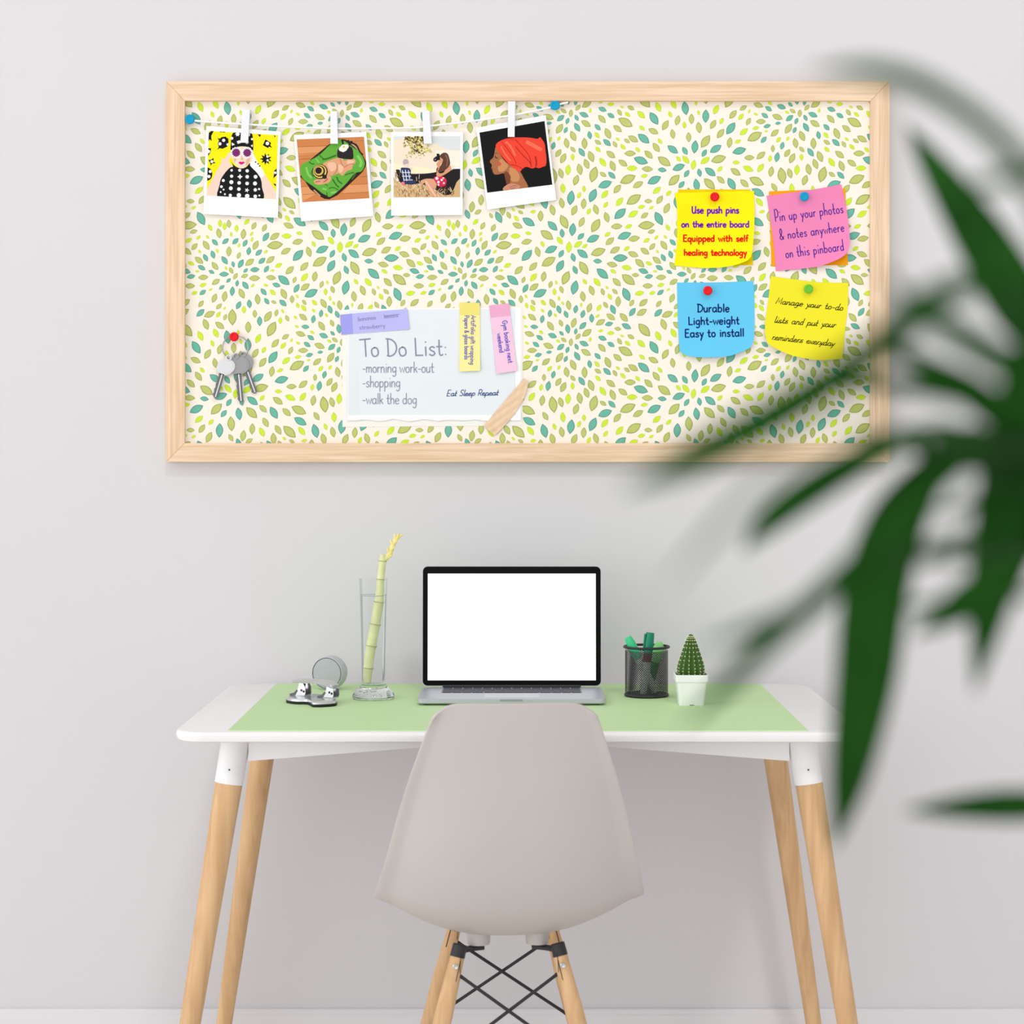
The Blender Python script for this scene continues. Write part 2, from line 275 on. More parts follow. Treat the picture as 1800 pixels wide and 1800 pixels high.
# ================================================================ setting
def struct(mb, name, m): return tag(mb.build(name, m), kind='structure')
WY = 4.38
mb = MB(); mb.box((-5, WY, 0), (5, WY+0.1, 2.9)); struct(mb, 'wall_back', M('wall_paint', (212,210,212), 0.9, spec=0.1, var=0.012, scale=1.6))
mb = MB(); mb.box((-5, -5, -0.1), (5, WY+0.1, 0)); struct(mb, 'floor', wood('pale_floor', (232,228,222), (243,240,235), (0.8, 9, 1), 0.5))
mb = MB()
prof = [(WY, 0), (WY-0.016, 0), (WY-0.016, 0.050), (WY-0.013, 0.0525), (WY-0.013, 0.060), (WY-0.010, 0.0625), (WY, 0.0625)]
mb.prism([(-5, y, z) for y, z in prof], (10, 0, 0)); struct(mb, 'baseboard_back', M('baseboard_paint', (220,218,220), 0.5, spec=0.2))
# ================================================================ pinboard
BF, BB = 4.348, 4.3785            # frame front and back
PY = 4.3612                       # printed fabric
U0, U1, V0, V1 = 292, 1563.5, 143, 812
I0, I1, J0, J1 = 324.5, 1530.5, 177, 779
bo = P((U0+U1)/2, (V0+V1)/2, BB); bo.y = BB
board = thing('pinboard', bo, 'wide pale oak framed pinboard covered in green leaf print fabric on the wall', 'pinboard')
def rail(o1, o2, i2, i1, m):
    pts = [P(u, v, BF) for u, v in (o1, o2, i2, i1)]
    mb = MB(); e = 0.0012
    c = sum(pts, Vector())/4
    fr = [p + (c-p).normalized()*e for p in pts]
    for p in pts: p.y = BF + e
    bk = [Vector((p.x, BB, p.z)) for p in pts]
    mb.add(fr + pts + bk, [(3,2,1,0)] + [(i, (i+1) % 4, 4+(i+1) % 4, 4+i) for i in range(4)] + [(4+i, 4+(i+1) % 4, 8+(i+1) % 4, 8+i) for i in range(4)] + [(8,9,10,11)])
    return mb.build('frame_rail', m, board, origin=c)
rail((U0,V0), (U1,V0), (I1,J0), (I0,J0), RAIL_H); rail((U0,V1), (U1,V1), (I1,J1), (I0,J1), RAIL_H)
rail((U0,V0), (U0,V1), (I0,J1), (I0,J0), RAIL_V); rail((U1,V0), (U1,V1), (I1,J1), (I1,J0), RAIL_V)
# printed fabric: one repeat of the leaf pattern, laid out again and again
T = 402.35
COLS = {'O': 1, 'T': 3, 'L': 5}
mb = MB()
a, b = P(I0, J0, BF), P(I1, J1, BF)
mb.box((a.x-0.002, PY, b.z-0.002), (b.x+0.002, BB-0.001, a.z+0.002), 0)
for tok in LEAF.split():
    col = COLS[tok[0]]; x, y, L, an = (float(q) for q in tok[1:].split(','))
    x, y, L, an = x/2, y/2, L/2, math.radians(an)
    W = L*(0.255 if L > 17 else 0.27)
    for i in range(-3, 3):
        for j in range(-3, 3):
            u, v = 980 + x + i*T, 380 + y + j*T
            if not (I0-9 < u < I1+9 and J0-9 < v < J1+9): continue
            ca, sa = math.cos(an), math.sin(an); N = 6
            ring = [((2*k/N-1)*L/2, -W*(1-(2*k/N-1)**2)) for k in range(N+1)] + [((1-2*k/N)*L/2, W*(1-(2*k/N-1)**2)) for k in range(1, N)]
            inn = [(p*0.84, q*0.78) for p, q in ring]
            q3 = lambda r: [P(u + p*ca - q*sa, v + p*sa + q*ca, PY-0.0003) for p, q in r]
            n = len(ring)
            mb.add(q3(ring) + q3(inn), [(k, (k+1) % n, n+(k+1) % n, n+k) for k in range(n)], col)
            mb.add(q3(inn), [tuple(range(n))], col+1)
dim = lambda c, k=0.955: tuple(x*k for x in c)
LM = lambda n, c: M(n, dim(c), 0.9, spec=0.05, var=0.04, scale=150)
tag(mb.build('printed_fabric', [M('cream_fabric', (244,235,223), 0.9, spec=0.05, var=0.012, scale=60, bump=0.02),
    LM('olive_edge', (168,176,96)), LM('olive_leaf', (196,206,120)), LM('teal_edge', (96,160,152)), LM('teal_leaf', (114,190,166)),
    LM('lime_edge', (200,222,92)), LM('lime_leaf', (212,240,66))], board), 'cream fabric printed with olive, teal and lime leaves')
# ================================================================ push pins
PINM = {'red': M('red_plastic', (228,14,28), 0.4, spec=0.2), 'blue': M('blue_plastic', (0,150,196), 0.4, spec=0.2), 'green': M('green_plastic', (104,190,50), 0.4, spec=0.2)}
def pin(u, v, d, col, label, r=8.2):
    p = P(u, v, d); R = r*d/F
    m = Matrix.Translation(p) @ Matrix.Rotation(math.radians(90), 4, 'X')
    mb = MB()
    mb.lathe([(0.0006, -0.002), (0.0006, 0.0), (R*0.55, 0.0003), (R*0.62, 0.0012), (R*0.5, 0.0022), (R*0.46, 0.006), (R*0.6, 0.0078), (R*0.92, 0.0088), (R, 0.010), (R*0.98, 0.0112),
              (R*0.86, 0.0122), (R*0.66, 0.0126), (R*0.6, 0.0121), (R*0.3, 0.0121), (0, 0.0122)], m, 28)
    return tag(mb.build('push_pin', PINM[col], origin=p, smooth=True, angle=50), label, 'push pin', 'push pins in the pinboard')
# ================================================================ photo string
SY = 4.352
sp = [(328,210),(335,211.5),(385,215.5),(440,219),(517,223.5),(605,226),(680,225.5),(730,224.3),(760,221),(830,213),(892,204),(935,196),(965,189.5),(985,183),(998.5,179.8)]
mb = MB(); mb.tube([P(u, v, SY) for u, v in catmull(sp, 5)], 0.0021, 10)
tag(mb.build('photo_string', M('white_cord', (247,247,247), 0.8, spec=0.1, var=0.03, scale=300), smooth=True), 'thin white cord strung across the top of the leaf print board', 'string')
pin(335, 211, 4.3600, 'blue', 'blue push pin holding the string beside the sunglasses photo', 8.6)
pin(975.5, 186.5, 4.3600, 'blue', 'blue push pin holding the string just under the top frame rail', 8.6)
PEG = M('white_peg_plastic', (231,231,235), 0.5, spec=0.3)
def peg(q, label):
    c = center(q, 4.35); o = thing('clothespin', c, label, 'clothespin', 'white clothespins on the string')
    for y0, y1, k in ((4.3455, 4.3498, 0), (4.3546, 4.358, 1)):
        m_ = MB(); pts = [P(u + (1.2 if k else 0), v, y0) for u, v in q]
        for p in pts: p.y = y0
        m_.prism(list(reversed(pts)), (0, y1-y0, 0)); m_.build('jaw', PEG, o)
    u = (q[0][0]+q[1][0]+q[2][0]+q[3][0])/4; v = q[0][1]*0.62 + q[2][1]*0.38
    m_ = MB(); p = P(u, v, 4.3522); m_.tube([p+Vector((-0.0055, 0, 0.008)), p+Vector((0.0055, 0, 0.008))], 0.0021, 10); m_.build('spring', STEEL, o, smooth=True)
peg([(426,192.5),(439,192.5),(436,250.5),(422.5,250.5)], 'white clothespin clipping the photo of a person in sunglasses')
peg([(580.8,195.5),(592,195.5),(594,252.5),(580.5,252.5)], 'white clothespin clipping the sleeping baby photo')
peg([(742,194.5),(754.5,194.5),(759,252.5),(745,252.5)], 'white clothespin clipping the outdoor sofa photo')
peg([(893,178),(905.5,178),(904.5,240.5),(892.5,240.5)], 'white clothespin clipping the red turban photo, touching the top frame rail')
# ================================================================ instant photos
COL = {}
def colour(c):
    if c not in COL: COL[c] = M('print_%d_%d_%d' % c, tuple(x*0.965 for x in c), 0.5, spec=0.15)
    return COL[c]
def clip_poly(poly, quad):
    out = poly
    area = sum(quad[i][0]*quad[(i+1)%4][1] - quad[(i+1)%4][0]*quad[i][1] for i in range(4))
    sg = 1 if area > 0 else -1
    for i in range(4):
        a, b = quad[i], quad[(i+1) % 4]; src = out; out = []
        ins = lambda p: sg*((b[0]-a[0])*(p[1]-a[1]) - (b[1]-a[1])*(p[0]-a[0])) >= 0
        for k in range(len(src)):
            p, q = src[k], src[(k+1) % len(src)]
            ip, iq = ins(p), ins(q)
            if ip: out.append(p)
            if ip != iq:
                d1 = (b[0]-a[0])*(p[1]-a[1]) - (b[1]-a[1])*(p[0]-a[0]); d2 = (b[0]-a[0])*(q[1]-a[1]) - (b[1]-a[1])*(q[0]-a[0])
                t = d1/(d1-d2); out.append((p[0]+(q[0]-p[0])*t, p[1]+(q[1]-p[1])*t))
        if not out: return []
    return out
def photo(org, sc_, card, img, layers, label, name='instant_photo'):
    U = lambda p: (org[0]+p[0]*sc_, org[1]+p[1]*sc_)
    d = 4.3530
    cq = [U(p) for p in card]; iq = [U(p) for p in img]
    o = thing(name, center(cq, d), label, 'photo', 'instant photos hanging on the string')
    m_ = MB(); sheet(m_, quad_rows(*cq), flat(d), 0, 0.0006); m_.build('card', PAPER, o)
    m_ = MB(); mats = []; k = 0
    for lay in layers:
        c = lay[0]
        if colour(c) not in mats: mats.append(colour(c))
        k += 1
        for pj, poly in enumerate(lay[1:]):
            dd = d - 0.0001 - 0.000016*k - 0.0000022*(pj % 6)
            q = clip_poly([U(p) for p in poly], iq)
            if len(q) < 3: continue
            ar = sum(q[i][0]*q[(i+1) % len(q)][1] - q[(i+1) % len(q)][0]*q[i][1] for i in range(len(q)))
            if ar > 0: q = q[::-1]
            m_.add([P(u, v, dd) for u, v in q], [tuple(range(len(q)))], mats.index(colour(c)))
    m_.build('picture', mats, o)
def pg(s, smooth=True):
    p = [tuple(float(q) for q in t.split(',')) for t in s.split()]
    return catmull(p, 4, True) if smooth else p
def hp(s): return pg(s, False)
def ci(x, y, r, n=14, ry=None): return [(x+r*math.cos(2*math.pi*k/n), y+(ry or r)*math.sin(2*math.pi*k/n)) for k in range(n)]
def star(x, y, r1, r2, n): return [(x+(r1 if k % 2 else r2)*math.cos(math.pi*k/n), y+(r1 if k % 2 else r2)*math.sin(math.pi*k/n)) for k in range(2*n)]
def line(s, w):
    p = catmull([tuple(float(q) for q in t.split(',')) for t in s.split()], 5); L = []; R = []
    for i in range(len(p)):
        a, b = p[max(i-1, 0)], p[min(i+1, len(p)-1)]; l = math.dist(a, b) or 1
        nx, ny = -(b[1]-a[1])/l*w/2, (b[0]-a[0])/l*w/2
        L.append((p[i][0]+nx, p[i][1]+ny)); R.append((p[i][0]-nx, p[i][1]-ny))
    return [[L[i], L[i+1], R[i+1], R[i]] for i in range(len(p)-1)]
BLK, WHT, SKIN = (14,12,16), (250,248,248), (246,214,196)
i1 = hp('180,105 1470,185 1430,1380 140,1310')
photo((350,220), 0.094458, hp('135,15 1515,120 1465,1725 80,1650'), i1, [
 ((252,236,0), i1),
 (BLK, hp('340,240 385,250 420,222 490,212 545,255 548,330 525,400 480,420 440,440 380,430 335,460 365,405 345,340 372,285'), hp('175,150 235,100 275,105 225,200 235,295 195,265 165,310'), hp('380,135 400,112 490,120 480,140 430,128'),
  hp('165,430 225,430 210,510 165,580'), hp('170,650 225,640 270,608 268,675 308,705 245,715 215,752 200,690'), pg('140,800 215,820 245,900 225,990 140,1025'),
  hp('1235,265 1340,330 1322,370 1362,422 1300,400 1285,428 1185,375'), star(1245,630,115,60,9), hp('1445,805 1395,850 1390,920 1380,990 1445,930'), hp('1380,1085 1430,1095 1432,1145 1395,1110'), hp('1085,165 1155,178 1128,222'), hp('1390,190 1425,195 1410,232')),
 (WHT, ci(457,282,30), ci(387,347,30), ci(530,360,22), ci(175,490,32), ci(238,678,28), ci(207,862,28), ci(183,955,30), ci(1270,340,34), ci(1272,585,22), ci(1275,655,22), ci(1415,885,24)),
 (SKIN, pg('100,1340 160,1180 330,850 400,720 420,650 395,585 455,635 520,560 580,500 600,560 560,690 625,760 605,800 500,900 420,1000 380,1200 300,1330'), pg('960,760 1010,545 1060,640 1200,880 1420,1230 1450,1400 1250,1380 1170,1280 1150,1050')),
 (WHT, pg('1000,530 1060,640 1150,780 1212,890 1190,960 1120,960 1050,890 940,790 940,700 985,670')),
 ((250,222,196), pg('605,420 800,400 1000,420 985,600 930,710 860,785 800,805 730,785 650,700 610,590')),
 ((232,180,150), hp('770,640 800,560 830,640 800,655'), pg('880,640 950,600 930,700 870,760'), hp('640,600 700,630 660,690')),
 (BLK, pg('585,470 590,330 600,230 640,140 800,125 960,140 1000,230 1008,460 975,470 950,425 880,402 780,395 700,410 640,450')),
 (WHT, star(715,165,28,52,6), ci(612,245,26), hp('700,300 760,280 780,330 720,350'), hp('605,320 665,360 610,385'), ci(890,315,34), ci(985,260,22), hp('960,380 1000,360 995,410'), ci(920,180,30)),
 (BLK, pg('605,690 650,745 720,790 800,805 880,775 950,700 955,760 1080,890 1150,1010 1168,1150 1150,1400 390,1400 382,1100 430,960 560,800 630,770')),
 (WHT, *[ci(x,y,r,10) for x,y,r in ((755,840,28),(895,850,32),(605,840,24),(605,950,30),(895,960,34),(1050,960,36),(450,1030,28),(600,1060,38),(745,1075,34),(893,1085,34),(1040,1085,38),(415,1145,26),(590,1175,36),(740,1190,34),(1045,1205,32),(1115,1190,20),(455,1200,17),(400,1245,17),(480,1285,18),(580,1305,30),(740,1305,42),(895,1320,42),(1045,1325,34),(1120,1310,18))], star(760,960,26,52,4), star(890,1210,20,46,5)),
 (WHT, star(690,512,92,112,14), star(895,512,92,112,14)),
 ((122,36,104), star(690,512,66,92,14), star(895,515,64,90,14)),
 ((222,0,132), pg('735,692 770,678 790,686 815,677 848,692 820,722 785,734 755,722')),
 (BLK, ci(1052,687,14), ci(1098,720,14), ci(1128,760,14)),
], 'instant photo of a person in round purple sunglasses against bright yellow')
i2 = hp('120,265 1375,215 1475,1360 225,1435')
photo((510,220), 0.094458, hp('70,185 1415,125 1550,1690 205,1790'), i2, [
 ((208,130,74), i2),
 ((226,154,100), hp('1100,1110 1460,1095 1475,1240 960,1275'), hp('130,410 690,385 560,520 140,560'), hp('200,1160 330,1140 480,1280 230,1420')),
 ((146,84,44), *line('130,405 700,385', 7), *line('150,640 380,622', 7), *line('140,540 520,515', 5), *line('1290,962 1445,950', 7), *line('1130,1108 1455,1092', 7), *line('950,1275 1465,1245', 7), *line('200,1148 340,1138', 7), *line('230,1290 470,1275', 6), *line('1180,300 1380,290', 5)),
 ((44,26,20), hp('375,640 700,375 900,252 1010,265 1140,310 1260,420 1335,530 1420,690 1405,770 1350,870 1100,1105 880,1305 730,1380 640,1372 540,1318 375,1195 285,1055 185,960')),
 ((196,160,120), *line('1140,345 1230,420 1320,540', 26), *line('440,1205 560,1320', 24)),
 ((52,32,26), *line('960,290 1030,300 1110,360', 26), *line('1130,330 1230,370 1300,500 1355,552', 34)),
 ((96,172,58), pg('400,640 560,540 740,370 905,262 1000,290 1180,420 1260,480 1345,580 1388,690 1380,770 1325,860 1200,900 1050,1080 880,1240 740,1335 690,1312 600,1270 500,1190 390,1110 250,1010 192,880 205,750 290,690')),
 ((52,108,32), *line('350,680 400,720 450,720', 22), *line('530,545 600,610 640,640', 20), *line('600,640 700,620 860,560', 30), *line('790,1005 850,1100 910,1160', 26), *line('865,960 900,1040 970,1090', 26), *line('720,1180 800,1160 900,1210', 18), *line('700,1130 640,1090', 16), *line('1020,930 1100,900 1190,880', 20), *line('430,800 400,900 440,960', 26), *line('1150,1010 1220,900', 26), *line('690,1310 680,1250', 18)),
 ((132,202,92), *line('300,780 330,900 400,980', 40), *line('600,1180 680,1200', 34), *line('760,1260 860,1240', 34), *line('1250,560 1320,680 1300,780', 50), *line('480,620 540,700', 26)),
 ((224,160,122), pg('600,740 700,670 850,615 960,600 1010,660 1100,630 1205,640 1215,700 1160,760 1150,820 1050,860 975,940 920,900 870,905 780,945 700,920 765,970 740,1050 640,1095 490,1105 438,1040 500,1005 600,960')),
 ((240,190,156), pg('900,730 985,765 985,830 940,890 895,840'), pg('690,720 820,690 860,800 760,860'), pg('1060,660 1190,660 1150,720 1080,740')),
 ((176,104,84), *line('880,730 870,840 800,930', 12), *line('640,960 690,1010 620,1060', 22), *line('1000,790 1100,730 1190,720', 12), *line('930,630 960,720 1000,770', 12), *line('470,1060 560,1040', 18)),
 ((38,30,33), pg('880,590 882,470 930,410 1030,390 1130,400 1170,480 1168,625 1060,632 950,618'), *line('975,290 985,360', 34), ci(975,290,26), ci(1080,300,24), ci(1140,318,28), *line('1085,310 1110,380', 26)),
 ((252,244,230), ci(1000,425,66), ci(950,445,44), ci(1045,400,44), ci(985,470,32)), ((226,200,120), ci(1000,405,22)),
 ((38,26,28), ci(560,865,142)), ((232,198,96), ci(552,860,126)), ((38,26,28), ci(546,856,106)), ((222,186,86), ci(536,850,86)), ((30,24,32), ci(528,845,62)),
 ((38,26,28), ci(640,960,42)),
], 'instant photo of a sleeping baby on a green blanket in a basket')
rnd = random.Random(3)
i3 = hp('120,205 1365,205 1365,1340 125,1345')
lv = lambda n, x0, x1, y0, y1, a, b: [ci(rnd.uniform(x0,x1), rnd.uniform(y0,y1), rnd.uniform(a,b), 6, rnd.uniform(a,b)) for _ in range(n)]
gr = lambda n, x0, x1, y0, y1, w, dx=60, dy=90: [q for _ in range(n) for x, y in [(rnd.uniform(x0,x1), rnd.uniform(y0,y1))] for q in line('%f,%f %f,%f' % (x, y, x+rnd.uniform(-dx,dx), y-rnd.uniform(20,dy)), w)]
photo((680,220), 0.094458, hp('75,125 1415,125 1410,1670 80,1685'), i3, [
 ((243,228,206), i3), ((222,226,226), hp('120,205 320,205 260,260 120,280'), hp('690,205 1365,205 1365,470 1100,450 900,330 760,380')), ((250,240,222), hp('900,470 1365,480 1365,780 1180,740 900,560')), ((250,238,200), hp('125,700 300,740 900,820 900,880 600,900 125,840')),
 ((206,190,120), *lv(46, 310, 700, 215, 420, 16, 34), *lv(30, 420, 840, 380, 520, 14, 30), *lv(20, 330, 720, 500, 620, 10, 20)), ((120,104,46), *lv(44, 310, 690, 210, 400, 10, 24), *lv(22, 460, 720, 400, 540, 8, 20)), ((60,50,28), *lv(22, 320, 680, 210, 330, 8, 20), *lv(8, 480, 600, 400, 540, 8, 20)),
 ((236,226,130), *lv(20, 320, 700, 220, 420, 8, 16), *lv(16, 540, 800, 400, 500, 8, 16)),
 ((214,176,126), hp('120,960 200,1060 300,1090 640,1100 900,1230 1230,1230 1300,1040 1365,960 1365,1345 120,1345')),
 ((26,22,26), pg('170,830 240,835 270,890 450,905 600,905 780,895 930,870 1080,840 1190,840 1240,815 1365,812 1375,965 1300,1060 1250,1180 1180,1290 1040,1290 900,1200 620,1090 500,1105 260,1080 190,900')),
 ((120,84,50), *gr(40, 130, 900, 1100, 1340, 9), *gr(22, 900, 1250, 1190, 1340, 9), *gr(8, 170, 260, 900, 1100, 12)), ((60,40,28), *gr(34, 180, 1240, 1150, 1340, 8)), ((240,214,172), *gr(46, 130, 880, 1100, 1340, 8), *gr(14, 900, 1230, 1200, 1340, 7), *gr(3, 540, 640, 1000, 1120, 9, 10, 200)),
 ((186,174,178), ci(352,690,54,14,62)), ((238,214,196), ci(372,765,54,12,48), hp('410,790 470,790 470,850 420,860')),
 ((44,56,98), pg('260,810 320,790 430,810 450,900 455,980 540,1060 500,1090 340,1085 285,980')), ((226,230,240), *line('290,840 320,1040', 14), *line('345,830 370,1040', 14), *line('400,840 425,1000', 14), *line('275,880 440,880', 13), *line('285,950 450,950', 13), *line('310,1020 480,1020', 12)), ((236,120,150), ci(300,1085,34)),
 ((226,162,128), pg('630,1040 720,1000 860,1000 930,1050 905,1190 865,1180 960,1345 870,1345 730,1140 705,1070 650,1110')), ((246,196,164), *line('720,1040 800,1160 910,1330', 30)),
 ((210,40,76), pg('870,985 950,945 1060,965 1112,1030 1080,1130 970,1145 920,1080')), ((250,226,236), ci(930,990,30), ci(960,1060,24), ci(1020,1020,22), ci(1060,1080,18), ci(1050,985,16), ci(960,1110,18)),
 ((24,20,24), pg('930,800 1000,760 1100,830 1190,830 1190,900 1060,950 940,900')),
 ((222,152,116), pg('925,720 985,650 1005,710 960,880 1060,880 1100,770 1170,745 1200,810 1170,860 1000,955 920,930 950,800'), pg('985,590 1040,590 1050,680 995,700')),
 ((92,60,46), pg('990,560 1060,512 1130,535 1168,640 1170,740 1080,840 950,870 1000,760 1045,650 1000,600')), ((134,92,66), *line('1090,550 1130,640 1110,760', 26)),
 ((18,18,20), ci(905,640,42), hp('900,580 990,585 990,650 905,660'), hp('925,530 975,530 990,590 930,590')), ((120,130,140), ci(900,640,16)),
 ((246,240,240), hp('1200,840 1300,770 1365,790 1365,812 1240,815')),
], 'instant photo of two people on a dark sofa in dry grass')
i4 = hp('120,408 1205,215 1335,1275 250,1410')
photo((830,190), 0.105541, hp('65,330 1225,118 1400,1530 255,1690'), i4, [
 ((10,8,9), i4),
 ((170,108,68), pg('395,650 460,760 560,900 660,960 790,1050 850,1150 930,1330 740,1360 590,1345 592,1200 535,1090 430,1106 370,1100 342,1060 338,1030 318,1000 328,965 320,930 298,905 302,870 352,820 372,740')),
 ((206,140,92), pg('470,850 540,880 600,960 540,1040 450,1060 430,960'), pg('620,1000 720,1020 790,1130 760,1220 640,1200')), ((120,66,42), pg('535,1090 580,1060 640,1140 620,1280 592,1330'), *line('375,760 400,748 430,762', 10), *line('322,1002 350,1008', 12)), ((200,92,66), ci(440,930,44,12,36)),
 ((20,12,10), *line('380,800 400,830 425,832', 14)),
 ((240,68,46), pg('392,620 470,545 640,495 850,488 980,496 1085,512 1130,486 1165,525 1208,600 1222,720 1236,830 1228,950 1170,980 1110,1002 1060,988 1000,1006 900,978 830,1020 800,1055 740,1036 620,940 520,830 430,710')),
 ((252,112,84), *line('560,560 640,640 720,800', 36), *line('900,560 1050,640 1160,700', 60), *line('480,640 560,780 640,880', 26)), ((180,30,24), *line('490,560 600,700 690,830 735,930', 10), *line('715,520 860,680 950,800 985,960', 12), *line('720,640 850,790 960,900 985,985', 14), *line('1050,800 1070,900 1060,980', 26), *line('620,940 740,960 830,1010', 12)),
 ((206,140,112), pg('510,1345 560,1290 640,1255 740,1268 800,1310 740,1350 560,1385')), ((140,80,60), *line('620,1320 700,1290 760,1300', 8), *line('640,1345 720,1320', 8)),
], 'tilted instant photo of a person in a red turban on black')
# ================================================================ sticky notes
def note(name, mats, curves, depth, label, group, lines=(), n=16, th=0.00025):
    cs = [p for c in curves for p in c]
    o = thing(name, center(cs, 4.358), label, 'sticky note', group)
    m_ = MB(); sheet(m_, coons(*curves, n), depth, 0, th); m_.build('paper', mats, o, smooth=True, angle=60)
    for txt, p0, p1, xh, w, mat, kw in lines:
        m_ = MB(); write(m_, txt, p0, p1, xh, w, lambda u, v: depth(u, v) - 0.0004, **kw); m_.build('writing', mat, o)
def curl(d, u0, v0, dx, dy, L, h):
    l = math.hypot(dx, dy)
    return lambda u, v: d - h*min(1.3, max(0, ((u-u0)*dx + (v-v0)*dy)/l/L))**2
SG = 'sticky notes on the pinboard'
NP = lambda n, c: M(n, dim(c, 0.965), 0.75, spec=0.08, var=0.015, scale=12)
INK = lambda n, c: M(n, c, 0.7, spec=0.1)
YB, YN, OR, PK, BL, YL = NP('deep_yellow_paper', (240,208,0)), NP('yellow_paper', (255,240,20)), NP('orange_paper', (250,164,20)), NP('pink_paper', (242,138,186)), NP('sky_blue_paper', (104,204,244)), NP('lemon_paper', (246,234,50))
q = [(1192,333),(1319,333),(1323.5,466),(1190,468)]
note('sticky_note', YB, ([q[0],q[1]],[q[1],q[2]],[q[3],q[2]],[q[0],q[3]]), flat(4.3603), 'deeper yellow sticky note peeping out behind the yellow push pins note', SG, n=4)
purple, red = INK('purple_ink', (120,20,172)), INK('red_ink', (226,20,10))
note('sticky_note', YN, ([(1185.8,339),(1255,337),(1325.5,335.5)], [(1325.5,335.5),(1326.4,376.7),(1324.6,419.7),(1321,449),(1315,457.5)], [(1185,466.5),(1223,470.3),(1262,470.5),(1292,466),(1315,457.5)], [(1185.8,339),(1190,368),(1190,428),(1185,466.5)]),
     curl(4.3598, 1255, 400, 1, 1, 62, 0.009), 'bright yellow sticky note with purple and red writing under a red pin', SG, [
     ('Use push pins', (1216,374.8), (1299,374.8), 6.6, 2.45, purple, dict(space=4)), ('on the entire board', (1198,399.3), (1317,399.3), 6, 2.35, purple, dict(space=4)),
     ('Equipped with self', (1200.7,424.4), (1315.2,424.4), 6.2, 2.4, red, dict(space=4)), ('healing technology', (1202.4,449), (1312.6,449), 6, 2.4, red, dict(space=4))])
q = [(1351.6,336.4),(1485.8,331.6),(1490.5,465.8),(1356,467.6)]
note('sticky_note', OR, ([q[0],q[1]],[q[1],q[2]],[q[3],q[2]],[q[0],q[3]]), flat(4.3603), 'orange sticky note showing along the edges of the pink note', SG, n=4)
vio = INK('violet_ink', (70,30,150))
note('sticky_note', PK, ([(1347.6,344),(1420,334.7),(1478.7,324)], [(1478.7,324),(1487.6,364.4),(1493,409),(1493.8,431),(1488,446)], [(1364,476.4),(1429,470),(1455.6,463),(1476,454.5),(1488,446)], [(1347.6,344),(1358,413),(1364,476.4)]),
     curl(4.3598, 1420, 400, 1, 1, 62, 0.010), 'tilted pink sticky note with violet writing under a blue pin', SG, [
     ('Pin up your photos', (1362.5,389.5), (1483,373.8), 8.2, 1.5, vio, dict(asc=2.0, space=4, track=1.0)), ('& notes anywhere', (1371,421.5), (1484.5,406.3), 8.0, 1.5, vio, dict(asc=1.7, space=4, track=1.0)), ('on this pinboard', (1381.5,453.5), (1484,439.8), 8.0, 1.5, vio, dict(asc=1.8, space=4, track=1.0))])
navy = INK('navy_ink', (8,30,104))
note('sticky_note', BL, ([(1190,496.6),(1260,496.4),(1324,493.9)], [(1324,493.9),(1325.8,516),(1326.2,574),(1324,600.6),(1318,612)], [(1194.7,617),(1202,622.8),(1224.4,627.7),(1260,627.7),(1286.7,624.6),(1318,612)], [(1190,496.6),(1191.6,565),(1194.7,617)]),
     curl(4.3601, 1258, 560, 0.15, 1, 66, 0.011), 'sky blue sticky note with navy writing under a red pin', SG, [
     ('Durable', (1225.8,548.6), (1282.2,548.2), 7.8, 2.2, navy, dict()), ('Light-weight', (1209.8,571), (1299.6,569.6), 7.6, 2.2, navy, dict()), ('Easy to install', (1203.6,592.8), (1308,591), 7.6, 2.2, navy, dict(space=3.6))])
blk = INK('black_ink', (24,22,10))
cur = dict(shear=0.3, join=True, track=0.7, space=4, asc=1.5)
note('sticky_note', YL, ([(1355,485.3),(1402,491.6),(1437.8,496),(1491,497.3)], [(1491,497.3),(1490,542),(1485.8,577.8),(1481,631)], [(1350,604),(1362,611.6),(1393,625),(1437.8,633),(1481,631)], [(1355,485.3),(1350.7,524.4),(1345,569),(1345.5,590),(1350,604)]),
     curl(4.3601, 1420, 560, -0.4, 1, 62, 0.011), 'lemon yellow sticky note with black cursive writing under a green pin', SG, [
     ('Manage your to-do', (1363,533.5), (1481,545.8), 5.2, 1.2, blk, cur), ('lists and put your', (1360.5,566.8), (1468,575.6), 5.2, 1.2, blk, cur), ('reminders everyday', (1356.5,596.6), (1466,608.6), 5.2, 1.2, blk, cur)])
pin(1255.5, 347, 4.3594, 'red', 'red push pin in the bright yellow note')
pin(1412.7, 346.5, 4.3594, 'blue', 'blue push pin in the pink note')
pin(1243.5, 511.5, 4.3597, 'red', 'red push pin in the sky blue note')
pin(1420, 508.5, 4.3597, 'green', 'green push pin in the lemon yellow note')
